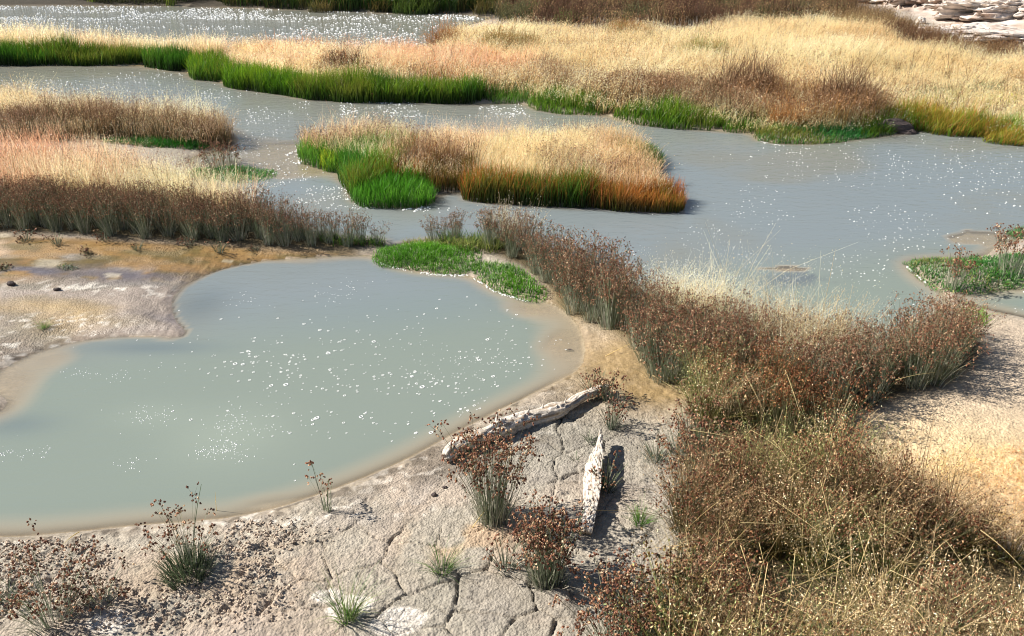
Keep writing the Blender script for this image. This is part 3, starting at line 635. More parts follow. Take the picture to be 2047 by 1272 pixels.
# brown rushes of the main bank
s = Soup()
mass(s, [(1070,178),(1250,190),(1500,216),(1760,240),(1775,262),(1640,278),(1520,262),(1430,246),(1240,226),(1085,208)], 900, .38, .006, [((.06,.06,.03),(.16,.10,.05)), ((.10,.08,.04),(.32,.16,.07)), ((.10,.10,.03),(.5,.24,.08))], .7, 44, sh=6, shs=.020, shc=BROWN, shspread=.03, sht=.7, clump=.5)
mass(s, [(600,168),(760,176),(860,182),(1080,190),(1060,200),(830,190),(640,184)], 260, .30, .006, BROWN, .7, 45, sh=6, shs=.018, shc=BROWN, shspread=.03, sht=.7, clump=.5)
stuff("brown_rushes", s, M_HEAD, "brown seeded rushes along the water side of the golden meadow", "rushes")
for i, (px, py, rx, h, ch, lb) in enumerate([(690,160,.42,.34,BROWN[:2],"dark brown bush in the pinkish grass behind the green sedge edge"),(150,104,.22,.34,BROWN[:1],"dark brown tuft in the straw grass of the upper left strip, the left one"),(236,104,.26,.32,BROWN[:1],"dark brown rounded tuft in the straw grass of the upper left strip, the right one"),
     (885,100,.30,.36,[((.1,.06,.02),(.42,.17,.05)), ((.08,.08,.02),(.3,.16,.05))],"orange brown tuft at the left tip of the golden meadow beside the far water"),(1010,125,.65,.28,[((.1,.06,.02),(.42,.22,.07)), ((.1,.1,.03),(.3,.22,.07))],"rust coloured patch of tall grass inside the golden meadow"),(1250,88,.5,.26,[((.06,.07,.02),(.22,.22,.07)), ((.12,.08,.03),(.5,.27,.1))],"olive and orange tuft high in the golden meadow"),
     (1130,58,.3,.2,[((.05,.07,.02),(.18,.22,.07))],"small green tuft near the top of the golden meadow"),(1400,135,.5,.22,[((.06,.09,.02),(.26,.30,.08)), ((.2,.15,.06),(.5,.35,.14))],"greenish tuft in the middle of the golden meadow"),(1730,70,.6,.24,[((.1,.08,.03),(.34,.25,.11))],"brownish dip of grass in the meadow below the pale rocks"),
     (1990,130,.5,.22,[((.08,.06,.03),(.30,.17,.08))],"brown tuft where the meadow meets the pale rocks at the right edge"),(1480,215,.5,.42,BROWN,"tall brown rush clump above the green edge, right of centre"),(1300,205,.45,.34,BROWN,"brown rush clump behind the bright green mound, right of centre"),(1680,240,.5,.40,BROWN,"brown rush clump above the low green mat of the main bank"),(1570,262,.28,.34,[((.25,.12,.04),(.62,.32,.12)), ((.2,.12,.04),(.55,.25,.08))],"orange dry grass clump standing among brown rushes"),(1075,172,.35,.3,BROWN,"dark rush clump behind the low green notch of the bank")]):
    s = Soup(); clump_at(s, px, py, rx, rx*.55, 1500, h*1.3, .009, ch, 60+i, lean=.28, edge=.2, sh=4, shs=.02, shc=ch, shspread=.035, sht=.6)
    obj("grass_tuft", s.mesh("grass_tuft", M_HEAD if ch is BROWN or ch == BROWN[:1] or ch == BROWN[:2] else M_STRAW), label=lb, cat="grass tuft")
# green edges
def fringe(poly, dens, h, wd, ch, label, seed, name="sedge_fringe", cat="sedge", **kw):
    h = h*(.74 if name == "sedge_fringe" and seed < 100 else .88)
    kw.setdefault("hvar", .17); kw.setdefault("big", .30); kw["clump"] = max(kw.get("clump", .35), .42)
    kw.setdefault("grow", .07 if h > .12 else .03)
    s = Soup(); mass(s, poly, dens, h, wd, ch, kw.pop("scale", .6), seed, **kw)
    return stuff(name, s, M_GRASS, label, cat)
DKG = [((.010,.03,.004),(.05,.16,.010)), ((.015,.05,.006),(.08,.24,.018)), ((.02,.05,.006),(.14,.24,.02))]
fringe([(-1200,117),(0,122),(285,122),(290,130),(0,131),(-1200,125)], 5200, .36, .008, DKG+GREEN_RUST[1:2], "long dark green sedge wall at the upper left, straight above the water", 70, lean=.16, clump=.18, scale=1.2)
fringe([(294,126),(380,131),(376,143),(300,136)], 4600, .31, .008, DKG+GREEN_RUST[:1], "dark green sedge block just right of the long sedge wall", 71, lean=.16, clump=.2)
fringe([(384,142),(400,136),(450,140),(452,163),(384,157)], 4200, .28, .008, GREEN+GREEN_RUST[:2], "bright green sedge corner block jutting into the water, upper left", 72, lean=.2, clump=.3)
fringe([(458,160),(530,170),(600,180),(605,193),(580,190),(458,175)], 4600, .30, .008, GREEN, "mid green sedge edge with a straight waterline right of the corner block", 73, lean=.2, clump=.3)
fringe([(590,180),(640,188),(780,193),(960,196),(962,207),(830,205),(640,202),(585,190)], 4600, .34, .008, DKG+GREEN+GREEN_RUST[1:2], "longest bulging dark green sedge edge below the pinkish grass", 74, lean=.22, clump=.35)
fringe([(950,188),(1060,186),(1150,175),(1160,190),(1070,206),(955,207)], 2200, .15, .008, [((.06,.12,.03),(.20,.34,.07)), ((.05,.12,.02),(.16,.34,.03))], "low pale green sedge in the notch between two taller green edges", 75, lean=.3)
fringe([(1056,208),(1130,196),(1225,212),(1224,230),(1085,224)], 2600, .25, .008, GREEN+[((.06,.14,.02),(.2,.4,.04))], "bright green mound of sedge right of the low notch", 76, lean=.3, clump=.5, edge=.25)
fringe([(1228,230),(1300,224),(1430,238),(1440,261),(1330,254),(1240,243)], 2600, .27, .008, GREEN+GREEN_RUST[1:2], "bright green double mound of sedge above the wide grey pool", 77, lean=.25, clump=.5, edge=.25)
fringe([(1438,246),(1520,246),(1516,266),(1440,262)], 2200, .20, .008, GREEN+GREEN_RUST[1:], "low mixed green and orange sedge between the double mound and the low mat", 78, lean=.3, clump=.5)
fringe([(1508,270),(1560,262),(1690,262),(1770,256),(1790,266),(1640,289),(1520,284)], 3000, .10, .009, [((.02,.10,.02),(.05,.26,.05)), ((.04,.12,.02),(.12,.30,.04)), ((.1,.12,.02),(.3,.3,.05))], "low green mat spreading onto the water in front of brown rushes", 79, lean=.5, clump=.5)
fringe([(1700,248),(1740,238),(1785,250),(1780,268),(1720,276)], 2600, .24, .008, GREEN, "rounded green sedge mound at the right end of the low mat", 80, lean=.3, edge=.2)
RM = [((.10,.12,.015),(.52,.36,.05)), ((.08,.14,.015),(.36,.42,.04)), ((.14,.10,.015),(.68,.32,.07)), ((.06,.14,.01),(.26,.42,.03))]
for i, (px, py, rx, ry, h, lb) in enumerate([(1838,252,.44,.26,.38,"left one of the two rounded orange and green sedge mounds"),(1905,262,.42,.28,.38,"right one of the two rounded orange and green sedge mounds"),(1985,268,.5,.2,.22,"low yellow green sedge hummock right of the two rounded mounds"),(2060,284,.6,.2,.24,"orange topped sedge hummock at the right edge of the picture")]):
    s = Soup(); clump_at(s, px, py, rx, ry, 3600, h, .008, RM, 90+i, lean=.35, edge=.22, clump=.1)
    obj("sedge_mound", s.mesh("sedge_mound", M_GRASS), label=lb, cat="sedge mound")
fringe([(1830,214),(1900,206),(2000,212),(2040,222),(1960,228),(1870,224)], 1500, .06, .02, [((.3,.35,.05),(.7,.72,.14)), ((.15,.16,.05),(.5,.5,.12))], "lemon yellow cushion plants at the edge of the golden meadow", 95, name="cushion_plants", cat="cushion plants", lean=.8, sh=2, shs=.04)
fringe([(1780,214),(1880,200),(2010,196),(2047,208),(1900,208),(1830,218)], 900, .14, .01, [((.05,.08,.02),(.16,.22,.08))], "grey green patch just behind the lemon yellow cushion plants", 96, name="green_patch", cat="sedge patch", lean=.4)

# ------------------------------------------------------------ centre island
s = Soup()
mass(s, ISLAND_IN, 2000, .21, .0058, [GOLD[0], PINK[1], GOLD[2], GOLD[1]], .6, 101, lean=.3, clump=.35, sh=3, shs=.013, shspread=.04)
mass(s, [(950,330),(1000,318),(1240,320),(1250,365),(1100,385),(980,375)], 1500, .25, .005, GOLD[1:], .6, 102, lean=.35, clump=.3, sh=5, shs=.013, shspread=.045)
mass(s, [(830,296),(900,292),(1060,298),(1080,312),(850,315)], 1100, .29, .0035, PINK[1:], .6, 103, lean=.35, sh=7, shs=.010, shspread=.05)
mass(s, [(1080,298),(1230,296),(1240,312),(1090,312)], 1500, .28, .004, GOLD[1:]+PINK, .5, 104, lean=.3, sh=5, shs=.011, shspread=.04)
mass(s, [(640,290),(800,292),(830,306),(640,306)], 1600, .28, .004, GOLD[1:]+PINK, .5, 105, lean=.3, sh=5, shs=.011, shspread=.04)
stuff("straw_grass", s, M_STRAW, "pale gold and pink dry grass crowning the centre island", "dry grass")
s = Soup()
HB = [((.12,.06,.03),(.30,.16,.09)), ((.14,.08,.05),(.48,.32,.2)), ((.08,.04,.025),(.18,.08,.05))]
for q, (pl, d, h) in enumerate([([(592,296),(700,294),(820,298),(828,312),(760,330),(700,326),(640,325),(600,312)], 560, .30), ([(770,345),(840,318),(930,335),(930,375),(860,372),(790,368)], 650, .29), ([(930,340),(960,325),(960,385),(935,380)], 300, .28),([(1040,350),(1250,345),(1300,375),(1240,392),(1080,388)], 620, .30), ([(1110,300),(1200,298),(1200,318),(1110,318)], 320, .33), ([(1060,395),(1300,395),(1330,402),(1280,406),(1080,402)], 220, .33)]):
    mass(s, pl, d, h, .004, [((.10,.10,.05),(.18,.12,.06))], .5, 110+q, lean=.22, sh=10, shs=.013, shc=HB, shspread=.020, sht=.78)
stuff("brown_rushes", s, M_HEAD, "tan and brown seeded rushes scattered over the centre island", "rushes")
IG = [((.02,.07,.01),(.08,.26,.02)), ((.03,.09,.01),(.12,.34,.03)), ((.04,.12,.01),(.20,.40,.04))]
fringe([(604,312),(640,318),(690,312),(690,342),(682,346),(640,338),(606,324)], 4200, .17, .006, IG, "green sedge edge under the rushes at the island's left end", 121, lean=.22, clump=.4)
fringe([(645,325),(668,326),(668,342),(645,340)], 2600, .16, .006, [((.3,.35,.02),(.62,.66,.05)), ((.15,.3,.02),(.35,.5,.04))], "yellow green streak of sedge at the island's left waterline", 122, lean=.22)
fringe([(690,322),(800,312),(830,330),(780,360),(720,392),(706,392),(686,362)], 4200, .22, .006, IG+[((.05,.09,.01),(.24,.26,.03))], "green slope of sedge climbing the left shoulder of the centre island", 123, lean=.25, clump=.25)
fringe([(745,340),(830,318),(860,340),(850,372),(780,372),(740,368)], 2600, .27, .006, GREEN_RUST[1:]+[((.1,.07,.01),(.6,.2,.04))], "rust orange sedge on the left shoulder of the centre island", 124, lean=.22, clump=.25)
fringe([(710,385),(780,376),(852,378),(860,400),(850,411),(790,414),(735,410),(710,400)], 5200, .21, .006, [((.03,.12,.01),(.14,.42,.03)), ((.04,.14,.01),(.22,.48,.05)), ((.03,.1,.01),(.1,.32,.02))], "brightest green tongue of sedge at the island's near left corner", 125, lean=.2, clump=.25)
fringe([(856,350),(930,350),(932,382),(900,382),(862,388)], 3800, .24, .006, [((.03,.03,.008),(.14,.10,.02)), ((.03,.05,.008),(.22,.15,.03)), ((.04,.03,.008),(.30,.12,.03))], "dark olive sedge in the shadowed notch of the centre island", 126, lean=.2)
fringe([(930,384),(1040,396),(1060,398),(1060,408),(940,401),(929,390)], 6500, .27, .006, [((.03,.06,.008),(.24,.22,.03)), ((.06,.06,.008),(.62,.20,.05)), ((.02,.06,.008),(.10,.20,.02))], "sedge with orange tops at the right lip of the island's notch", 127, lean=.18, clump=.2)
fringe([(1040,396),(1180,402),(1180,413),(1150,414),(1040,408)], 6500, .29, .006, [DKG[1]]+[((.02,.06,.006),(.20,.20,.03)), ((.02,.05,.006),(.46,.18,.04)), ((.02,.06,.006),(.12,.24,.02))], "dark green stretch with russet tips in the middle of the island's near sedge edge", 128, lean=.18, clump=.2)
fringe([(1170,402),(1300,408),(1346,396),(1355,412),(1345,422),(1300,421),(1170,414)], 6500, .23, .006, [((.04,.07,.008),(.55,.20,.045)), ((.03,.07,.008),(.34,.22,.03)), ((.08,.06,.01),(.68,.23,.07))], "sedge with rusty orange tips at the island's near right end", 129, lean=.18, clump=.2)
fringe([(1200,296),(1290,298),(1310,318),(1318,345),(1290,352),(1250,340),(1215,320)], 3400, .30, .006, DKG+[((.05,.06,.01),(.24,.2,.05))], "dark green sedge hump at the far right corner of the centre island", 130, lean=.25, clump=.4, edge=.2)
fringe([(960,312),(1100,300),(1120,312),(1000,325)], 1400, .2, .006, [((.1,.14,.03),(.36,.42,.1))], "yellow green sedge on the far side of the centre island", 131)

# ------------------------------------------------------------ left banks
s = Soup()
mass(s, LEFT_BACK, 1100, .26, .005, [GOLD[0], GOLD[2], PINK[1], ((.16,.11,.05),(.45,.3,.15))], .7, 141, lean=.34, clump=.45, sh=7, shs=.013, shspread=.05, sht=.6)
mass(s, [(-900,222),(0,220),(200,246),(430,264),(460,282),(200,272),(0,250),(-900,250)], 1200, .32, .004, GOLD[1:], .5, 142, lean=.35, sh=8, shs=.012, shspread=.05)
stuff("straw_grass", s, M_STRAW, "tan and straw coloured grass on the left bank nearest the far green strip", "dry grass")
s = Soup()
mass(s, [(-900,262),(0,262),(200,270),(440,280),(468,292),(440,300),(240,298),(0,304),(-900,308)], 1000, .33, .005, [((.06,.05,.025),(.12,.08,.04)), ((.10,.10,.05),(.15,.10,.05))], .6, 143, lean=.22, sh=9, shs=.014, shc=HB, shspread=.022, sht=.65)
mass(s, [(150,250),(250,255),(250,292),(170,294)], 700, .36, .005, BROWN, .6, 144, lean=.22, sh=8, shs=.014, shc=BROWN, shspread=.022, sht=.6)
stuff("brown_rushes", s, M_HEAD, "dark brown seeded rushes in front of the tan grass, far left bank", "rushes")
s = Soup()
mass(s, [(-900,345),(0,342),(200,346),(320,364),(380,394),(460,425),(530,448),(480,452),(300,430),(0,425),(-900,425)], 2200, .37, .0038, PINK+GOLD[1:], .7, 145, lean=.32, clump=.25, sh=7, shs=.010, shspread=.05)
stuff("straw_grass", s, M_STRAW, "pinkish gold wispy grass behind the dark rush bank at the left edge", "dry grass")
s = Soup()
mass(s, [(-900,420),(0,420),(300,425),(480,448),(560,455),(640,476),(650,488),(520,488),(0,474),(-900,470)], 700, .30, .0045, [((.05,.05,.03),(.12,.09,.05)), ((.08,.08,.05),(.14,.12,.06))], .6, 146, lean=.2, sh=5, shs=.012, shc=RUSS, shspread=.03, sht=.6)
mass(s, [(-900,380),(0,380),(380,388),(500,425),(520,440),(300,420),(0,410),(-900,410)], 240, .42, .0035, [((.10,.10,.05),(.18,.10,.05))], .6, 147, lean=.2, sh=9, shs=.012, shc=RUSS, shspread=.018, sht=.85)
stuff("rush_undergrowth", s, M_HEAD, "dark stems and fallen brown heads filling the rush bank at the left", "rushes")
MATG = [((.02,.10,.02),(.09,.32,.05)), ((.03,.12,.02),(.16,.40,.06)), ((.04,.10,.03),(.20,.36,.13))]
def mat_thing(px, py, rx, ry, h, ch, label, seed, n=5200, wd=.007):
    s = Soup(); clump_at(s, px, py, rx, ry, n, h, wd, ch, seed, lean=.6, edge=.12, clump=.3)
    return obj("plant_mat", s.mesh("plant_mat", M_GRASS), label=label, cat="plant mat")
mat_thing(313, 300, .62, .13, .07, [((.02,.10,.01),(.06,.30,.03))], "flat bright green plant mat half hidden behind the left rush bank", 151)
mat_thing(470, 350, .50, .30, .05, MATG, "oval dark green plant mat lying on the shallows left of the centre island", 152)
mat_thing(135, 556, .10, .05, .05, GREYG[:2]+MATG[:1], "small grey green cushion on the stained mud flat at the left", 153, wd=.006)
mat_thing(1935, 562, .0001, .0001, .01, MATG, "x", 1) if False else None
fringe([(748,512),(765,502),(850,496),(905,502),(950,520),(958,540),(940,548),(860,544),(780,532),(755,522)], 9500, .08, .0048, [((.03,.12,.008),(.16,.42,.02)), ((.04,.15,.01),(.22,.50,.04)), ((.03,.12,.01),(.12,.34,.02))], "bright green dome shaped moss mat on the far edge of the near pool", 154, name="plant_mat", cat="plant mat", lean=.45, clump=.3, edge=.18)
fringe([(800,496),(870,490),(920,500),(890,504),(820,500)], 3500, .075, .007, [((.12,.14,.03),(.40,.36,.12)), ((.1,.14,.03),(.28,.34,.08))], "yellowish crest on top of the dome shaped moss mat", 155, name="plant_mat", cat="plant mat", lean=.5)
fringe([(946,552),(960,535),(1010,545),(1060,570),(1090,590),(1080,604),(1040,594),(985,580)], 6500, .07, .006, [((.03,.12,.008),(.16,.42,.02)), ((.04,.15,.01),(.26,.50,.06)), ((.05,.12,.04),(.2,.34,.16))], "narrow bright green moss strip trailing along the pool below the brown rushes", 156, name="plant_mat", cat="plant mat", lean=.45, clump=.3, edge=.1)
fringe([(890,478),(960,482),(1000,500),(1000,520),(940,512),(880,498)], 3200, .10, .006, [((.04,.1,.02),(.16,.30,.06)), ((.1,.13,.03),(.36,.38,.1))], "yellow green undergrowth at the foot of the first rush clumps of the hedge", 157, name="undergrowth", cat="undergrowth", lean=.4, clump=.5)
fringe([(1150,560),(1200,575),(1240,604),(1215,612),(1160,590)], 3200, .13, .006, [((.05,.08,.02),(.2,.24,.06)), ((.1,.1,.03),(.42,.36,.1))], "olive green strip behind the rush hedge beside the wide pool", 158, name="undergrowth", cat="undergrowth", lean=.4)
fringe([(640,478),(700,486),(760,490),(768,498),(700,500),(645,498)], 2600, .10, .006, [((.06,.13,.02),(.2,.36,.05))], "light green undergrowth at the right tip of the left rush bank", 159, name="undergrowth", cat="undergrowth", lean=.4)
fringe([(1814,532),(1835,523),(1960,520),(2047,522),(2500,520),(2500,560),(2047,574),(1990,582),(1940,584),(1880,588),(1850,568)], 4200, .07, .008, MATG+[((.12,.14,.04),(.42,.40,.12))], "triangular green and yellow plant mat reaching into the pool at the right edge", 160, name="plant_mat", cat="plant mat", lean=.6, clump=.4, edge=.1)
fringe([(2020,466),(2060,460),(2300,455),(2300,480),(2060,482),(2030,478)], 3600, .07, .008, MATG, "small green mat at the right edge above the triangular mat", 161, name="plant_mat", cat="plant mat", lean=.6)
fringe([(1915,640),(1945,628),(1960,650),(1945,665)], 2600, .08, .008, [((.1,.2,.02),(.32,.5,.08))], "lime green sprig at the right end of the rush hedge", 162, name="undergrowth", cat="undergrowth", lean=.5)

# ------------------------------------------------------------ rush clumps, each a thing with stems and seed heads
RP = [rush_proto(900+i, n=[70, 60, 80, 55, 65, 75][i], h=[.46, .42, .48, .40, .45, .43][i], spread=[.25, .35, .2, .4, .3, .28][i]) for i in range(6)]
RM_ = [(p[0].mesh("stems", M_STEM), p[1].mesh("seed_heads", M_HEAD)) for p in RP]
def ground_z(x, y): return float(hgrid(np.array([x]), np.array([y]))[0])
def rush(x, y, sc_, rot, label, group, meshes, cat="rush clump", tilt=(0, 0)):
    r = bpy.data.objects.new("rush_clump", None); C.objects.link(r)
    r.location = (x, y, max(ground_z(x, y), -.01)); r.rotation_euler = (tilt[0], tilt[1], rot); r.scale = (sc_, sc_, sc_)
    tag(r, label, cat, group)
    a_ = obj("stems", meshes[0], r)
    if meshes[1] is not None: obj("seed_heads", meshes[1], r)
    return r
def spread(poly, dmin, n, seed):
    g = np.random.default_rng(seed); P = smooth_poly(GP(poly), 1); lo, hi = P.min(0), P.max(0); out = []
    for _ in range(n*60):
        p = g.uniform(lo, hi)
        if not inside(P, np.array([p[0]]), np.array([p[1]]))[0]: continue
        if all((p[0]-q[0])**2+(p[1]-q[1])**2 > dmin*dmin for q in out): out.append(p)
        if len(out) >= n: break
    return out, g
def rush_group(poly, dmin, n, seed, smin, smax, label, group):
    pts, g = spread(poly, dmin, n, seed)
    for p in pts: rush(p[0], p[1], g.uniform(smin, smax), g.uniform(0, 6.28), label, group, RM_[g.integers(0, 6)], tilt=tuple(g.normal(0, .06, 2)))
rush_group([(-300,440),(0,440),(300,450),(480,462),(560,468),(600,482),(600,499),(520,498),(200,490),(0,480),(-300,478)], .125, 95, 1001, .66, .88, "dark headed rush clump in the dense bank along the left shore", "rush clumps of the left bank")
rush_group([(600,478),(700,482),(768,488),(766,496),(700,500),(600,499)], .11, 20, 1002, .52, .68, "dark headed rush clump in the thin right tip of the left bank", "rush clumps at the tip of the left bank")
rush_group([(852,479),(905,476),(925,486),(900,492),(860,488)], .10, 7, 1003, .5, .62, "dark rush clump in the little group beside the domed moss mat", "rush clumps beside the domed mat")
rush_group([(945,488),(1000,486),(1065,500),(1125,535),(1180,568),(1160,590),(1120,600),(1090,572),(1040,535),(960,500)], .13, 30, 1004, .6, .82, "brown headed rush clump in the narrow start of the hedge", "rush clumps of the narrow hedge")
rush_group([(1125,580),(1180,572),(1290,650),(1380,678),(1480,700),(1480,790),(1400,810),(1320,772),(1270,700),(1220,668),(1165,640),(1124,618)], .125, 62, 1005, .78, 1.02, "russet headed rush clump with grey stems in the middle of the hedge", "rush clumps of the middle hedge")
rush_group([(1480,705),(1700,724),(1850,700),(1905,665),(1922,695),(1915,735),(1880,782),(1800,800),(1700,845),(1600,840),(1480,800)], .13, 72, 1006, .72, .96, "russet headed rush clump in the tall right end of the hedge", "rush clumps of the right hedge")
# single clumps
def single(px, py, n, h, spread_, label, seed, headed=.9, rad=.05, stemcol=0, tilt=(0, 0)):
    st, hd = rush_proto(seed, 1.25, n=n, h=h, rad=rad, spread=spread_, headed=headed, stemcol=stemcol)
    x, y = G(px, py)
    if headed < .35:      # hardly any heads: one mesh, no parts
        V, Co, Q, T = st.arrays(); s = Soup(); s.add(V, Co, Q, T if len(T) else None); V, Co, Q, T = hd.arrays() if headed > 0 else (None,)*4
        if V is not None: s.add(V, Co, Q, T)
        return obj("rush_clump", s.mesh("rush_clump", M_STEM), None, (x, y, max(ground_z(x, y), -.01)), label, "rush clump")
    if n <= 46:           # few heads: each one a part of its own
        o = rush(x, y, 1, 0, label, None, (st.mesh("stems", M_STEM), None), tilt=tilt)
        V, Co, Q, T = hd.arrays(); tp = hd.tops
        qn = np.argmin(((V[Q].mean(1)[:, None]-tp[None])**2).sum(2), 1); tn = np.argmin(((V[T].mean(1)[:, None]-tp[None])**2).sum(2), 1)
        for k in range(len(tp)):
            q_, t_ = Q[qn == k], T[tn == k]; us = np.unique(np.concatenate([q_.ravel(), t_.ravel()]))
            if len(us) == 0: continue
            mp = np.zeros(len(V), int); mp[us] = np.arange(len(us))
            obj("seed_head", make_mesh("seed_head", V[us], mp[q_] if len(q_) else None, mp[t_] if len(t_) else None, [M_HEAD], Co[us]), o)
        return o
    return rush(x, y, 1, 0, label, None, (st.mesh("stems", M_STEM), hd.mesh("seed_heads", M_HEAD) if headed > 0 else None), tilt=tilt)
single(985, 1058, 170, .54, .22, "largest free standing rush clump, in front of the long driftwood log", 2001, .95, .075)
single(1092, 1185, 190, .40, .20, "rush clump with red brown heads at the near end of the white driftwood board", 2002, .8, .07)
single(655, 1033, 14, .28, .22, "spindly rush with a few tall stems at the rim of the near pool", 2003, .6, .022)
single(1010, 1168, 34, .22, .55, "small splayed grey green rush left of the red brown headed clump", 2004, .3, .03, 1)
single(385, 1150, 34, .36, .45, "tall stems with brown heads rising out of the dark tussock, lower left", 2005, .85, .05)
single(110, 1262, 70, .38, .5, "loose brown headed rush cut by the bottom edge, lower left", 2006, .9, .07)
single(1222, 874, 46, .25, .42, "grey green rush with few heads between the log's end and the driftwood board", 2007, .3, .03, 1)
single(1188, 806, 50, .2, .5, "green rush growing over the far end of the long log", 2008, .2, .04, 1)
single(1212, 815, 26, .2, .4, "small red brown headed rush just behind the far end of the long log", 2019, .95, .03)
single(1310, 945, 60, .15, .7, "short grey green rush right of the driftwood board", 2009, .0, .04, 1)
single(1355, 930, 60, .2, .6, "grey green rush at the left edge of the tangled grass", 2018, .25, .05, 1)
single(1208, 1005, 60, .2, .45, "grey green rush pressed against the shaded side of the driftwood board", 2010, .1, .04, 1)
single(1182, 902, 30, .1, .8, "little grey green tuft at the pointed tip of the driftwood board", 2011, .0, .025, 1)
single(1150, 940, 16, .06, .8, "tiny green tuft on the cracked mud left of the driftwood board", 2012, .0, .015, 1)
single(205, 1222, 44, .18, .7, "low brown and green rush right of the loose rush, lower left", 2013, .5, .04)
single(22, 1218, 40, .13, .8, "low grey rush at the left edge near the bottom corner", 2014, .2, .03, 1)
single(1320, 772, 90, .24, .45, "pale grey green clump at the foot of the hedge's bend", 2015, .1, .08, 1)
single(1905, 580, 46, .34, .2, "dark rush clump standing on the triangular mat", 2016, .9, .05)
single(2018, 556, 80, .40, .3, "bushier dark rush clump on the triangular mat at the right edge", 2017, .9, .10)
single(445, 332, 90, .28, .3, "brown rush clump behind the oval plant mat", 2020, .9, .16)
for i, (px, py, n, h) in enumerate([(1385,1075,60,.30),(1372,1010,50,.28),(1400,955,60,.30),(1380,905,50,.26),(1420,850,60,.30),(1395,1190,40,.24)]):
    single(px, py, n, h, .45, "grey green stemmed rush at the left fringe of the tangled grass", 2080+i, .7, .06, 1)["group"] = "rushes at the fringe of the tangle"
for i, (px, py, n, h) in enumerate([(1225,1330,90,.36), (1300,1320,100,.36), (1260,1280,60,.28), (1370,1290,80,.32), (1430,1310,80,.36)]):
    single(px, py, n, h, .42, "red brown headed rush clump crowding the bottom edge right of centre", 2030+i, .95, .07)["group"] = "rush clumps at the bottom edge"
    
for i, (px, py, h, lb) in enumerate([(60,505,.11,"grey tuft below the left bank, near the left edge"),(120,512,.13,"larger grey tuft below the left bank, second from the left edge"),(180,527,.07,"tiny grey tuft on the stained flat, third from the left"),(277,515,.09,"grey tuft below the left bank beside a bare patch"),(380,503,.10,"thin grey tuft below the left bank with upright shoots"),(440,514,.15,"tall shooted grey tuft in front of the left bank"),(508,508,.05,"tiny brown tuft at the far margin of the stained flat"),(14,562,.07,"grey tuft on the mud at the left edge beside the channel"),(215,500,.10,"grey tuft touching the left bank between the larger ones")]):
    single(px, py, 34, h, .6, lb, 2050+i, .12, .03, 1)
TUFTS = [(697,1264,.26,150,.045,.8,BRIGHT,"bright green grass tuft at the bottom edge, on the white crust"),(885,1170,.17,120,.04,.85,BRIGHT[:3]+GREYG[:2],"green and straw grass tuft on the cracked mud, middle foreground"),(1276,1078,.12,110,.035,.9,BRIGHT[:2],"small bright green tuft between the driftwood board and the tangled grass"),(90,667,.075,80,.03,.9,BRIGHT,"small yellow green tuft on the spit left of the near pool"),(380,1168,.17,420,.10,.55,DARKG,"dense dark green tussock, lower left foreground")]
for i, (px, py, h, n, rad, sp, ch, lb) in enumerate(TUFTS):
    s = tuft_proto(2100+i, n, h, rad, sp, ch, .0034 if ch is not DARKG else .0045); x, y = G(px, py)
    obj("grass_tuft", s.mesh("grass_tuft", M_GRASS), None, (x, y, ground_z(x, y)), lb, "grass tuft")

# ------------------------------------------------------------ straw plumes and the tangled foreground grass
def plumes(polys, label, seed, protos, smin, smax, name="straw_grass", tints=((1, 1, 1),), mat=None, gaps=0.):
    s = Soup(); g = np.random.default_rng(seed)
    for poly, d, pr, k in polys:
        pts, _ = spread(poly, d, 400, seed+7)
        if not len(pts): continue
        P = np.array(pts)
        vf = fbm(P[:, 0], P[:, 1], .55, seed+3, 3)
        if gaps: P = P[(vf > gaps)]; vf = vf[vf > gaps]
        which = g.integers(0, len(pr), len(P))
        for w_ in range(len(pr)):
            m = which == w_
            if not m.any(): continue
            Q = P[m]; z = np.maximum(hgrid(Q[:, 0], Q[:, 1]), -.01); n = m.sum()
            tf = np.clip((fbm(Q[:, 0], Q[:, 1], .8, seed+31, 2)-.3)/.4*len(tints)+g.normal(0, .6, n), 0, len(tints)-.01).astype(int)
            ti = np.array(tints)[tf]*g.uniform(.75, 1.25, n)[:, None]
            s.merge(pr[w_], np.stack([Q[:, 0], Q[:, 1], z], 1), g.uniform(0, 6.28, n), k*g.uniform(smin, smax, n)*((.55+.9*vf[m]) if gaps else 1), ti)
    return stuff(name, s, mat or M_STRAW, label, "dry grass")
def joined(pair):
    s = Soup()
    for p in pair:
        V, Co, Q, T = p.arrays(); s.add(V, Co, Q if len(Q) else None, T if len(T) else None)
    return s.arrays()
SP = [joined(straw_proto(3000+i)) for i in range(4)]
SPG = [joined(straw_proto(3010+i, gold=1.15, n=34, spread=.35)) for i in range(3)]
RJ = [joined(p) for p in RP[:4]]
plumes([([(1285,640),(1380,662),(1500,684),(1620,704),(1720,712),(1700,730),(1500,712),(1380,690),(1290,660)], .17, SPG, 1.05)], "pale feathery straw plumes rising behind the hedge over the wide pool", 3101, None, .8, 1.1, tints=((1.35,1.35,1.3),(1.25,1.15,1.05)))
plumes([([(1480,715),(1650,735),(1700,770),(1560,790),(1500,760)], .15, SPG, 1.0), ([(1700,740),(1900,700),(1900,760),(1720,800)], .26, SP, .9), ([(1190,600),(1280,660),(1260,680),(1180,610)], .2, SP, .75)], "golden grass woven through the middle of the right hedge", 3102, None, .8, 1.1)
plumes([([(985,496),(1080,510),(1060,500),(1000,486)], .13, SPG, .95)], "thin pale plumes above the narrow start of the hedge", 3103, None, .8, 1.0)
plumes([(MASS, .112, SP, .92), (MASS, .235, RJ, .85)], "tangled brown and straw grass filling the lower right corner", 3104, None, .75, 1.15, name="tangled_grass", mat=M_HEAD, gaps=.42, tints=((1.08,1.0,.9),(.72,.62,.52),(1.2,1.13,1.0),(.62,.78,.46),(1.1,.98,.82),(.7,.58,.48)))
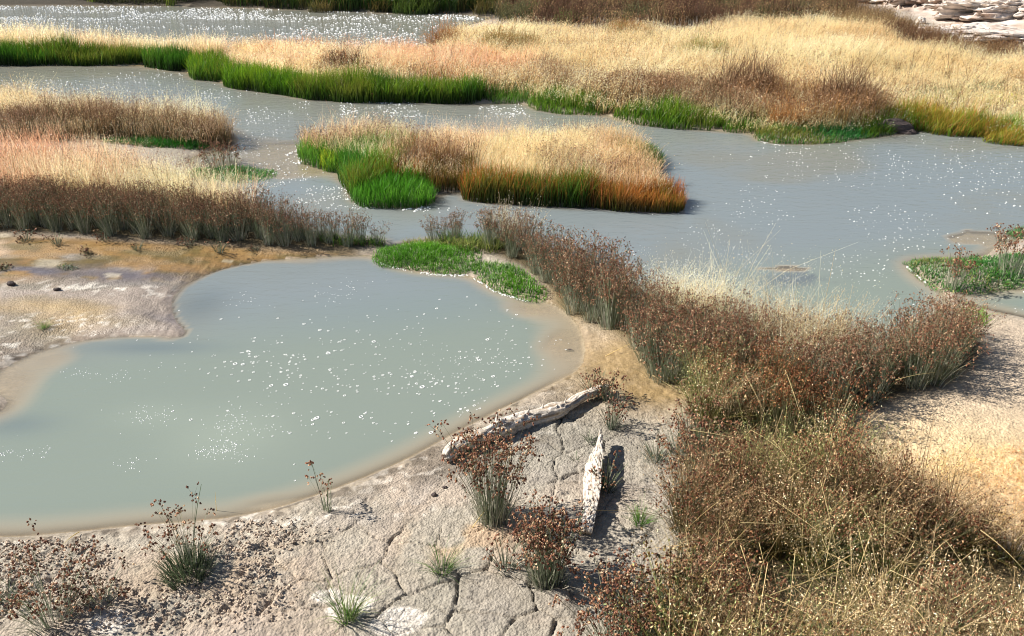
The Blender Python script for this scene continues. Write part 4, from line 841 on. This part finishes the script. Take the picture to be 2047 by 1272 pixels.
plumes([([(1400,800),(1500,800),(1680,870),(1640,905),(1420,880)], .12, RJ+SP[:1], .85)], "russet and olive tangle linking the hedge to the lower right grass", 3105, None, .75, 1.1, name="tangled_grass", tints=((1.,.9,.8),(1.2,1.1,.9),(.85,.95,.6)))
s = Soup()
mass(s, MASS, 420, .20, .0045, [((.02,.03,.01),(.10,.11,.04)), ((.03,.04,.015),(.24,.19,.08)), ((.04,.03,.015),(.14,.10,.05)), ((.02,.04,.01),(.09,.13,.04))], .4, 3110, lean=.5, clump=.5, sh=1, shs=.009, shspread=.03)
mass(s, [(1490,720),(1800,730),(1930,690),(1940,740),(1800,800),(1640,880),(1420,820)], 500, .26, .0045, [((.02,.03,.015),(.07,.08,.04)), ((.04,.03,.015),(.14,.09,.05))], .4, 3111, lean=.4, clump=.4)
stuff("undergrowth", s, M_GRASS, "dark green and brown stems beneath the tangled grass and right hedge", "undergrowth")
s = Soup()
mass(s, [(1295,1165),(1345,1100),(1420,1090),(1410,1190),(1330,1225)], 2200, .20, .003, GOLD, .4, 3120, lean=.7, sh=3, shs=.008, shspread=.03)
mass(s, [(1340,930),(1420,870),(1420,980),(1345,1060)], 700, .17, .003, GOLD, .4, 3121, lean=.8, sh=3, shs=.008, shspread=.03)
stuff("low_straw_grass", s, M_STRAW, "low golden grass spilling onto the mud at the left foot of the tangled grass", "dry grass")
s = Soup()
mass(s, [(1720,1010),(1800,960),(1900,930),(2047,920),(2500,900),(2600,1300),(2130,1240),(2010,1130),(1880,1095)], 2600, .055, .0028, [((.6,.38,.15),(.9,.66,.32)), ((.55,.3,.14),(.92,.6,.36)), ((.65,.45,.2),(.95,.78,.42))], .8, 3130, lean=1.0, clump=.5, sh=3, shs=.008, shspread=.025, edge=.35)
stuff("golden_ground_grass", s, M_STRAW, "low glowing golden grass carpeting the bare ground at the right edge", "dry grass")
s = Soup()
plist = [(1870,1000),(1900,985),(1940,1000),(1960,1030),(1980,1050),(1850,1030)]

CREAM = [((.55,.40,.2),(.95,.80,.52)), ((.6,.46,.25),(1.,.90,.66)), ((.6,.48,.3),(1.,.93,.74))]
mass(s, [(1278,628),(1370,640),(1450,668),(1500,684),(1470,700),(1380,690),(1290,664)], 4200, .54, .0036, CREAM[:2], .4, 3140, lean=.28, hvar=.2, sh=14, shs=.0085, shspread=.045, sht=.5)
mass(s, [(1470,672),(1620,694),(1760,704),(1740,722),(1600,716),(1480,694)], 900, .52, .0028, CREAM, .4, 3141, lean=.30, hvar=.22, sh=16, shs=.0070, shspread=.045, sht=.5)
mass(s, [(1780,690),(1880,676),(1900,690),(1800,706)], 200, .5, .0026, CREAM, .4, 3142, lean=.3, sh=14, shs=.007, shspread=.04, sht=.5)
mass(s, [(960,484),(1060,492),(1100,515),(1050,508),(960,495)], 420, .52, .0026, CREAM, .4, 3143, lean=.28, sh=14, shs=.0072, shspread=.04, sht=.55)
mass(s, [(1480,720),(1560,735),(1640,745),(1620,800),(1560,810),(1490,760)], 1700, .46, .003, CREAM[:2]+GOLD[:1], .4, 3144, lean=.35, sh=9, shs=.008, shspread=.04, sht=.5)
stuff("plume_grass", s, M_STRAW, "thin cream coloured plumes standing up behind and among the rush hedge", "dry grass")
# long dry stems lying over the tangle
def stem(p0, p1, sag, r0, label, group):
    s = Soup(); n = 9; t = np.linspace(0, 1, n); p0 = np.array(p0); p1 = np.array(p1)
    P = p0[None]*(1-t[:, None])+p1[None]*t[:, None]; P[:, 2] += sag*4*t*(1-t)
    d = p1-p0; d = d/np.linalg.norm(d); u = np.cross(d, [0, 0, 1.]); u /= np.linalg.norm(u)+1e-9; v = np.cross(d, u)
    rr = r0*(1-.75*t); k = 5; a_ = np.arange(k)*2*np.pi/k
    V = P[:, None]+rr[:, None, None]*(np.cos(a_)[None, :, None]*u+np.sin(a_)[None, :, None]*v)
    i = np.arange(n-1)[:, None]*k; j = np.arange(k)[None]; Q = np.stack([i+j, i+(j+1) % k, i+k+(j+1) % k, i+k+j], -1)
    col = np.tile(c3(.74, .62, .34)*R.uniform(.8, 1.1), (n*k, 1)); s.add(V-p0, col, Q=Q)
    o = obj("dry_stem", s.mesh("dry_stem", M_STRAW, True), None, tuple(p0), label, "dry stem", group); return o
def at3(px, py, z): x, y = G(px, py, z); return (x, y, z)
STEMS = [((1420,1145),(1480,1040),(1497,962)),]
segs = [(1525,985,1660,1080),(1480,1045,1600,1050),(1640,960,1670,1090),(1700,1110,1600,1170),(1540,1190,1720,1130),(1590,1100,1580,1190),(1530,1190,1640,1240),(1700,1130,1640,1100),(1720,1010,1770,1110),(1750,1040,1900,1130),(1890,1080,1960,1190),(1780,1140,1900,1200),(1730,1170,1760,1260),(1830,1080,1780,1170),(1500,860,1560,900),(1570,740,1600,830),(1380,1180,1500,1050),(1370,1240,1470,1250),(1960,1060,2047,1140),(1650,1200,1800,1260),(1870,1100,1850,1200),(1600,1210,1640,1130),(1440,1000,1370,1060),(1490,750,1530,830),(1545,880,1590,940),(1660,860,1680,950),(1900,1200,1990,1160),(1480,1090,1510,1190),(1690,1220,1760,1160),(1820,1210,1860,1260),(1790,760,1870,745),(1380,860,1490,880),(1420,925,1520,900),(1570,1150,1690,1150)]
for i, (x0, y0, x1, y1) in enumerate(segs):
    z0, z1 = (.40+.08*R.random(), .44+.1*R.random())
    stem(at3(x0, y0, z0), at3(x1, y1, z1), .012*R.random(), R.uniform(.0012, .0022), "long pale dry stem lying across the tangled grass", "dry stems over the tangle")
g = np.random.default_rng(4100)
for i in range(46):
    x0 = g.uniform(1400, 2040); y0 = g.uniform(900, 1265); L_ = g.uniform(50, 150); a_ = g.uniform(-1.5, 1.5)
    if x0 > 1700 and y0 < 1020: continue
    stem(at3(x0, y0, g.uniform(.30, .48)), at3(x0+L_*math.cos(a_), y0+L_*math.sin(a_)*.9, g.uniform(.32, .55)), g.uniform(-.03, .05), g.uniform(.0009, .0016), "thin dry stalk tangled in the lower right grass", "thin dry stalks in the tangle")
stem(at3(925,1082,.02), at3(1062,900,.40), .01, .0028, "long pale dry stem leaning across the largest free standing rush clump", None)
stem(at3(433,1030,-.03), at3(430,984,.12), 0, .0022, "single thin upright stem in the water at the near pool's rim", None)
stem(at3(158,1064,.02), at3(118,1098,.05), .01, .003, "bent straw stem lying on the mud below the near pool, far left", None)
stem(at3(1210,712,.03), at3(1262,686,.12), .0, .0026, "pale dry stem reaching from the hedge over the ochre mud", None)
stem(at3(1255,720,.03), at3(1345,775,.1), .0, .003, "pale bent stem below the hedge's bend", None)
stem(at3(1302,850,.02), at3(1392,848,.05), .0, .0028, "horizontal pale stem left of the tangled grass", None)

# ------------------------------------------------------------ driftwood
def log_thing():
    n, k = 150, 40; t = np.linspace(0, 1, n); A = np.array(G(893, 942)); B = np.array(G(1212, 792))
    ax = B-A; L = np.linalg.norm(ax); d = ax/L; nrm = np.array([-d[1], d[0]])
    bend = .035*np.sin(t*np.pi*1.6+.4)+.012*np.sin(t*17)
    cxy = A[None]+ax[None]*t[:, None]+nrm[None]*bend[:, None]
    r = .034+.026*np.sin(np.clip(t*1.15, 0, 1)*np.pi)-.010*t; r = r*(1+.10*np.sin(t*23)+.08*np.sin(t*41+1)); r[-6:] *= np.linspace(1, .35, 6); r[:3] *= [.55, .85, .97]
    th = np.arange(k)*2*np.pi/k; T, H = np.meshgrid(t, th, indexing='ij')
    groove = fbm(T*L*2.2, H*3.0, .35, 601, 4)-.5; knot = fbm(T*L*9, np.cos(H)*2, .5, 611, 3)-.5
    rr = r[:, None]*(1+.55*groove+.28*knot-.25*(np.abs(groove) < .025))
    rr = rr*(1-.30*sstep(.5, .62, fbm(T*L*4, H*1.2, .5, 621, 2))*(np.sin(H) < .3))
    off = rr*np.cos(H); up = rr*np.sin(H)
    zc = .040+.012*np.sin(t*9)
    X = cxy[:, 0][:, None]+nrm[0]*off; Y = cxy[:, 1][:, None]+nrm[1]*off; Z = zc[:, None]+up+.006
    V = np.stack([X, Y, Z], -1).reshape(-1, 3)
    i = np.arange(n-1)[:, None]*k; j = np.arange(k)[None]; Q = np.stack([i+j, i+k+j, i+k+(j+1) % k, i+(j+1) % k], -1).reshape(-1, 4)
    V = np.concatenate([V, [[cxy[0, 0]+d[0]*.03, cxy[0, 1]+d[1]*.03, zc[0]], [cxy[-1, 0], cxy[-1, 1], zc[-1]]]])
    m = n*k; Tt = [[m, (q+1) % k, q] for q in range(k)]+[[m+1, (n-1)*k+q, (n-1)*k+(q+1) % k] for q in range(k)]
    g = groove.ravel(); col = mixc(np.tile(c3(.52, .46, .40), (m, 1)), sstep(.0, -.12, g), c3(.30, .22, .15)); col = mixc(col, sstep(.5, .62, fbm(T*L*3, H*2, .3, 631, 3)).ravel()*.6, c3(.68, .63, .56))
    col = np.concatenate([col, [[.2,.14,.1],[.4,.3,.2]]])
    o0 = np.array([A[0], A[1], 0]); z0 = ground_z(*A)
    root = bpy.data.objects.new("driftwood_log", None); C.objects.link(root); root.location = (A[0], A[1], z0)
    tag(root, "long gnarled grey white driftwood log lying along the near pool's shore", "driftwood")
    obj("trunk", make_mesh("trunk", V-o0, Q, Tt, [M_WOOD], col, smooth=True), root)
    # broken branch stubs
    for tt, hgt, side, tw in ((.30, .085, .3, .012), (.47, .06, -.2, .016), (.56, .05, .4, .012), (.68, .05, .1, .008)):
        q = int(tt*(n-1)); base = np.array([cxy[q, 0], cxy[q, 1], zc[q]+r[q]*.5])-o0; s = Soup(); kk = 8; nn = 6
        VV = []
        for u_ in range(nn):
            f_ = u_/(nn-1); c_ = base+np.array([nrm[0]*side*hgt*f_+d[0]*.03*f_, nrm[1]*side*hgt*f_+d[1]*.03*f_, hgt*f_]); w_ = tw*(1-.85*f_)*(1+.3*math.sin(u_*3))
            for a_ in range(kk): an = a_*2*math.pi/kk; VV.append(c_+np.array([math.cos(an)*w_*1.3, math.sin(an)*w_*.7, 0]))
        QQ = [[u_*kk+a_, u_*kk+(a_+1) % kk, (u_+1)*kk+(a_+1) % kk, (u_+1)*kk+a_] for u_ in range(nn-1) for a_ in range(kk)]
        obj("branch_stub", make_mesh("branch_stub", np.array(VV), QQ, None, [M_WOOD], np.tile(c3(.6, .53, .45), (len(VV), 1)), smooth=True), root)
log_thing()
def board_thing():
    # left foot line, ridge line: the board lies tilted, its right edge raised
    Lp = [(1197,892),(1192,912),(1182,932),(1170,955),(1165,985),(1165,1020),(1163,1050),(1160,1080),(1150,1092)]
    Rp = [(1200,886),(1203,905),(1204,930),(1202,965),(1200,1000),(1196,1030),(1190,1058),(1186,1080),(1182,1094)]
    rz = [.075,.085,.09,.088,.085,.08,.07,.06,.05]
    n = 90; ii = np.linspace(0, 8, n); f = lambda a_: np.interp(ii, range(9), a_)
    lz = f([.068,.055,.035,.022,.018,.016,.014,.012,.01]); rzz = f(rz)
    L_ = np.array([G(a_, b_, z) for a_, b_, z in zip(f([p[0] for p in Lp]), f([p[1] for p in Lp]), lz)])
    R_ = np.array([G(a_, b_, z) for a_, b_, z in zip(f([p[0] for p in Rp]), f([p[1] for p in Rp]), rzz)])
    m = 26; u = np.linspace(0, 1, m); U, I = np.meshgrid(u, ii)
    top = L_[:, None]*(1-U[..., None])+R_[:, None]*U[..., None]
    nz = fbm(U*1.2, I*.9, .30, 701, 4)-.5; pit = sstep(.55, .64, fbm(U*2.6, I*2.2, .30, 711, 4))
    z = lz[:, None]*(1-U)+rzz[:, None]*U+.02*np.sin(U*np.pi)+.022*nz-.010*pit
    jag = .008*(fbm(I*2, U*0, .4, 721, 3)-.5)
    V1 = np.stack([top[..., 0]+jag*(1-2*U), top[..., 1], z], -1)
    V2 = np.stack([top[..., 0]-.004+jag, top[..., 1]+.002, np.maximum(z-.022-.012*np.sin(U*np.pi), .004)], -1)
    N = n*m; a_ = np.arange(n-1)[:, None]*m+np.arange(m-1)[None]
    Q1 = np.stack([a_, a_+m, a_+m+1, a_+1], -1).reshape(-1, 4); Q2 = Q1[:, ::-1]+N
    e1 = np.arange(n-1)*m; e2 = e1+m-1; s1 = np.arange(m-1); s2 = s1+(n-1)*m
    Qs = np.concatenate([np.stack([e1, e1+N, e1+m+N, e1+m], 1), np.stack([e2, e2+m, e2+m+N, e2+N], 1), np.stack([s1, s1+1, s1+1+N, s1+N], 1), np.stack([s2, s2+N, s2+1+N, s2+1], 1)])
    V = np.concatenate([V1.reshape(-1, 3), V2.reshape(-1, 3)])
    col = mixc(np.tile(c3(.50, .46, .41), (N, 1)), pit.ravel()*.9, c3(.24, .16, .11)); col = mixc(col, sstep(.55, .7, fbm(U*3, I*.5, .3, 731, 3)).ravel()*.6, c3(.55, .44, .33))
    col = mixc(col, sstep(.52, .62, fbm(U*7, I*.35, .3, 741, 3)).ravel()*.55, c3(.24, .20, .17))
    col = np.concatenate([col, np.tile(c3(.42, .32, .22), (N, 1))])
    o0 = np.array([L_[-1, 0], L_[-1, 1], 0]); z0 = ground_z(L_[-1, 0], L_[-1, 1])
    obj("driftwood_board", make_mesh("driftwood_board", V-o0, np.concatenate([Q1, Q2, Qs]), None, [M_WOOD], col, smooth=True), None, (o0[0], o0[1], z0), "white pitted driftwood board ending in a sharp point, on cracked mud", "driftwood")
board_thing()

# ------------------------------------------------------------ stones and rocks
def lump(name, px, py, r, label, cat, mat, seed, group=None, n=(28, 16), amp=.35, sq=0., col=None, sink=.3):
    a_, b_ = n; th = np.arange(a_)*2*np.pi/a_; ph = np.linspace(-.5, .5, b_)*np.pi; T, P = np.meshgrid(th, ph)
    x = np.cos(T)*np.cos(P); y = np.sin(T)*np.cos(P); z = np.sin(P)
    if sq: x = np.sign(x)*np.abs(x)**(1-sq); y = np.sign(y)*np.abs(y)**(1-sq); z = np.sign(z)*np.abs(z)**(1-sq)
    d = 1+amp*2*(fbm(x*1.3+seed+z*.7, y*1.3+z*.9, .7, seed, 4)-.5)
    if sq: d = d-.16*amp*(np.abs(np.sin(z*9+2*fbm(x+5, y, .6, seed+3, 2))) < .25)
    V = np.stack([x*d*r[0], y*d*r[1], z*d*r[2]], -1).reshape(-1, 3)
    i = np.arange(b_-1)[:, None]*a_; j = np.arange(a_)[None]; Q = np.stack([i+j, i+(j+1) % a_, i+a_+(j+1) % a_, i+a_+j], -1).reshape(-1, 4)
    gx, gy = G(px, py); gz = ground_z(gx, gy)
    cc = None
    if col is not None:
        nn = fbm(V[:, 0]*1.1+seed, V[:, 1]+V[:, 2]*2, .22*r[0], seed+9, 4); cc = mixc(np.tile(c3(*col), (len(V), 1)), sstep(.5, .68, nn), c3(.40, .30, .24))
    return obj(name, make_mesh(name, V, Q, None, [mat], cc, smooth=False), None, (gx, gy, gz+r[2]*(1-sink)*.6), label, cat, group)
lump("stone", 30, 592, (.032, .022, .024), "dark angular stone on the mud at the left edge", "stone", M_STONE, 11)
lump("stone", 119, 598, (.028, .018, .014), "flat dark stone on the white crust line, left", "stone", M_STONE, 12)
lump("stone", 890, 992, (.014, .012, .009), "tiny dark pebble on the mud below the log's near end", "stone", M_STONE, 13)
lump("stone", 869, 1008, (.016, .012, .010), "small pebble on the mud left of the large rush clump", "stone", M_STONE, 14)
lump("stone", 1139, 698, (.028, .016, .010), "dark pebble in the shallows at the right side of the near pool", "stone", M_STONE, 15)
lump("stone", 1785, 262, (.22, .13, .09), "reddish brown boulder at the waterline beside the rounded mounds", "boulder", M_STONE, 16)
lump("stone", 1812, 266, (.12, .08, .05), "smaller reddish boulder at the waterline beside the rounded mounds", "boulder", M_STONE, 17)
lump("stone", 1838, 58, (.10, .08, .09), "small white stone standing in the brown grass near the rocks", "stone", M_ROCK, 18, col=(.75, .7, .62))
ROCKS = [(1745,4,1.0,.45,.20,"flat pale rock at the top edge, leftmost of the outcrop"),(1800,14,.9,.4,.26,"pale rock ledge right above the brown scrub's upper end"),(1862,24,.8,.35,.30,"pale rock casting a dark shadow above the brown scrub"),(1908,32,.55,.35,.30,"upright blocky rock in the middle of the outcrop"),(1930,48,.7,.35,.22,"pale rock between the blocky one and the large hollowed one"),(1975,56,.8,.5,.34,"large pale rock left of the dark hollow"),(2025,60,.7,.5,.36,"large pale rock right of the dark hollow"),(2075,64,.6,.4,.25,"pale rock at the right edge behind the rubble"),(1925,80,.7,.4,.16,"low white rock at the meadow's edge"),(1985,92,.8,.35,.14,"low pinkish slab below the large hollowed rock"),(2050,98,.8,.3,.14,"low pinkish slab at the right edge"),(1975,22,.5,.3,.16,"small pale rock high in the outcrop"),(2040,30,.7,.35,.2,"broad pale rock above the hollowed one"),(1700,-6,.9,.4,.25,"pale rock cut off by the top edge"),(1890,6,.6,.3,.16,"small pinkish rock near the top edge"),(2010,8,.5,.3,.14,"small pinkish rock at the top edge near the corner")]
for i, (px, py, a_, b_, c_, lb) in enumerate(ROCKS):
    lump("rock", px, py, (a_*1.1, b_, c_*.62), lb, "rock", M_ROCK, 40+i*3, "pale rock outcrop", (90, 44), .75, .35, (.60, .53, .47), .35)
s = Soup(); g = np.random.default_rng(77)
P = smooth_poly(ROCK_P, 1); x = g.uniform(6, 18, 9000); y = g.uniform(14, 24, 9000); k = inside(P, x, y) & (fbm(x, y, .8, 88) > .5); x, y = x[k], y[k]
s.octa(np.stack([x, y, hgrid(x, y)+.01], 1), np.exp(g.uniform(math.log(.015), math.log(.10), len(x))), np.array([(.60,.52,.46),(.36,.27,.22),(.52,.41,.34)])[g.integers(0, 3, len(x))], 1.1, g)
obj("rubble", s.mesh("rubble", M_ROCK), label="loose pinkish rubble strewn between the pale rocks, upper right", cat="rubble", kind="stuff")
# crumbs of mud
s = Soup(); g = np.random.default_rng(78); x = g.uniform(-2.6, -.3, 15000); y = g.uniform(2.5, 4.0, 15000)
k = (crumb_mask(x, y) > g.uniform(.25, 1.1, len(x))) & (sgrid(x, y) > .06); x, y = x[k], y[k]
s.octa(np.stack([x, y, hgrid(x, y)+.0025], 1), g.uniform(.0028, .0105, len(x)), np.array([(.42,.34,.27),(.34,.27,.21),(.47,.37,.28)])[g.integers(0, 3, len(x))], 1.0, g)
obj("mud_crumbs", s.mesh("mud_crumbs", simple_mat("crumbs", (1, 1, 1), .95, .002, 150, .25, attr=True)), label="small crumbly lumps of dry mud littering the lower left shore", cat="mud crumbs", kind="stuff")

# ------------------------------------------------------------ bubbles and foam on the water
def rings(s, x, y, r, seg=10, hollow=.45, hgt=.16):
    N = len(x); a_ = np.arange(seg)*2*np.pi/seg; V = np.empty((N, 3, seg, 3))
    for q, (rf, zf) in enumerate(((1., 0.), (.78, hgt), (hollow, .0))):
        V[:, q, :, 0] = x[:, None]+np.cos(a_)*(r*rf)[:, None]; V[:, q, :, 1] = y[:, None]+np.sin(a_)*(r*rf)[:, None]; V[:, q, :, 2] = .001+zf*r[:, None]
    b = np.arange(N)[:, None, None]*3*seg; qq = np.arange(2)[None, :, None]*seg; j = np.arange(seg)[None, None]
    Q = np.stack([b+qq+j, b+qq+(j+1) % seg, b+qq+seg+(j+1) % seg, b+qq+seg+j], -1)
    s.add(V, np.full((N*3*seg, 3), .9), Q=Q)
def domes(s, x, y, r, seg=6):
    N = len(x); a_ = np.arange(seg)*2*np.pi/seg; V = np.empty((N, seg+1, 3))
    V[:, :seg, 0] = x[:, None]+np.cos(a_)*r[:, None]; V[:, :seg, 1] = y[:, None]+np.sin(a_)*r[:, None]; V[:, :seg, 2] = .0
    V[:, seg, 0] = x; V[:, seg, 1] = y; V[:, seg, 2] = r*.8
    b = np.arange(N)[:, None]*(seg+1); j = np.arange(seg)[None]
    s.add(V, np.full((N*(seg+1), 3), .9), T=np.stack([b+j, b+(j+1) % seg, b+seg+0*j], -1))
def on_water(x, y): return sgrid(x, y) < -.03
g = np.random.default_rng(80)
s = Soup()
def px_cloud(n, px, py, sx, sy): 
    X = g.normal(px, sx, n); Y = g.normal(py, sy, n); q = [G(a_, b_) for a_, b_ in zip(X, Y)]; return np.array(q)
near = np.concatenate([px_cloud(330, 700, 720, 170, 60), px_cloud(300, 800, 760, 190, 75), px_cloud(120, 950, 680, 100, 40), px_cloud(70, 520, 690, 70, 30), px_cloud(60, 900, 820, 100, 30)])
k = on_water(near[:, 0], near[:, 1]) & (fbm(near[:, 0], near[:, 1], .25, 901, 2) > .42); near = near[k]
rings(s, near[:, 0], near[:, 1], np.exp(g.normal(math.log(.0052), .45, len(near))), hollow=.5)
for px, py, n, sx, sy in ((300,832,70,32,12),(460,850,80,26,18),(450,900,110,28,12),(415,902,24,20,6),(545,865,14,30,14),(670,590,40,22,9),(700,570,20,30,10),(490,600,20,18,8),(160,745,24,18,5),(220,752,20,22,7),(270,925,24,20,9),(20,905,40,22,9),(85,900,16,12,6),(300,740,14,40,14),(560,830,30,35,20),(950,720,60,50,20),(860,730,60,60,25)):
    q = px_cloud(n, px, py, sx, sy); k = on_water(q[:, 0], q[:, 1]); q = q[k]; domes(s, q[:, 0], q[:, 1], g.uniform(.0018, .0052, len(q)))
obj("foam_bubbles", s.mesh("foam_bubbles", M_FOAM), label="white bubble rings and boiling froth on the near green pool", cat="bubbles", kind="stuff")
def field(n, x0, x1, y0, y1, thr, sc_, seed, rmin, rmax, ny=1.0, power=1.):
    X = g.uniform(x0, x1, n); Y = g.uniform(y0, y1, n); q = np.array([G(a_, b_) for a_, b_ in zip(X, Y)])
    k = on_water(q[:, 0], q[:, 1]) & (fbm(q[:, 0], q[:, 1]*ny, sc_, seed, 3) > thr+.035+g.normal(0, .02, n)); q = q[k]
    return q, np.exp(g.uniform(math.log(rmin), math.log(rmax), len(q)))
s = Soup()
q, r = field(3230, 0, 2047, 130, 430, .52, .8, 911, .003, .010); domes(s, q[:, 0], q[:, 1], r)
q, r = field(2550, 1200, 2047, 280, 640, .52, .6, 921, .002, .008); domes(s, q[:, 0], q[:, 1], r)
q, r = field(1700, 0, 620, 130, 250, .46, .7, 931, .005, .016); domes(s, q[:, 0], q[:, 1], r)
q, r = field(714, 680, 1060, 203, 235, .45, .5, 941, .005, .015); domes(s, q[:, 0], q[:, 1], r)
q, r = field(1190, 460, 720, 260, 420, .48, .4, 951, .004, .012); domes(s, q[:, 0], q[:, 1], r)
for pl in ([(570,310),(590,300),(600,325)], [(686,362),(700,375),(708,398),(735,412)], [(800,417),(840,416),(856,412)]):
    for (xa, ya), (xb, yb) in zip(pl[:-1], pl[1:]):
        n = 12; t = g.random(n); q = np.array([G(xa+(xb-xa)*a_+g.normal(0, 4), ya+(yb-ya)*a_+3+g.normal(0, 2)) for a_ in t]); domes(s, q[:, 0], q[:, 1], g.uniform(.006, .018, n))
obj("foam_bubbles", s.mesh("foam_bubbles", M_FOAM), label="white foam flecks drifting on the wide grey pool around the centre island", cat="bubbles", kind="stuff")
s = Soup()
q, r = field(4080, 0, 1000, 11, 40, .40, 1.2, 961, .009, .026, 1.6); domes(s, q[:, 0], q[:, 1], r)
q, r = field(3400, 0, 960, 30, 100, .50, 1.2, 971, .009, .026, 2.2); domes(s, q[:, 0], q[:, 1], r)
q, r = field(700, 560, 920, 25, 95, .40, .8, 981, .009, .025, 2.2); domes(s, q[:, 0], q[:, 1], r)
obj("foam_bubbles", s.mesh("foam_bubbles", M_FOAM), label="glittering foam flecks on the far pool along the top", cat="bubbles", kind="stuff")
# froth rim of the moss mats
s = Soup()
for pl in ([(742,514),(760,526),(800,538),(860,548),(905,551),(942,550)], [(946,556),(985,581),(1010,590),(1060,604)], [(1812,532),(1830,548),(1852,566)], [(1508,268),(1522,284),(1560,290)]):
    for (xa, ya), (xb, yb) in zip(pl[:-1], pl[1:]):
        n = int(math.hypot(xb-xa, yb-ya)*.9); t = g.random(n); q = np.array([G(xa+(xb-xa)*a_, ya+(yb-ya)*a_+g.normal(0, 1.2)) for a_ in t])
        k = fbm(q[:, 0], q[:, 1], .12, 991, 2) > .42; domes(s, q[k, 0], q[k, 1], g.uniform(.003, .008, k.sum()))
obj("froth_rim", s.mesh("froth_rim", M_FOAM), label="thin cream froth along the waterline of the bright green mats", cat="froth", kind="stuff")
print("faces", sum(len(o.data.polygons) for o in bpy.data.objects if o.type == 'MESH'), "objects", len(bpy.data.objects))
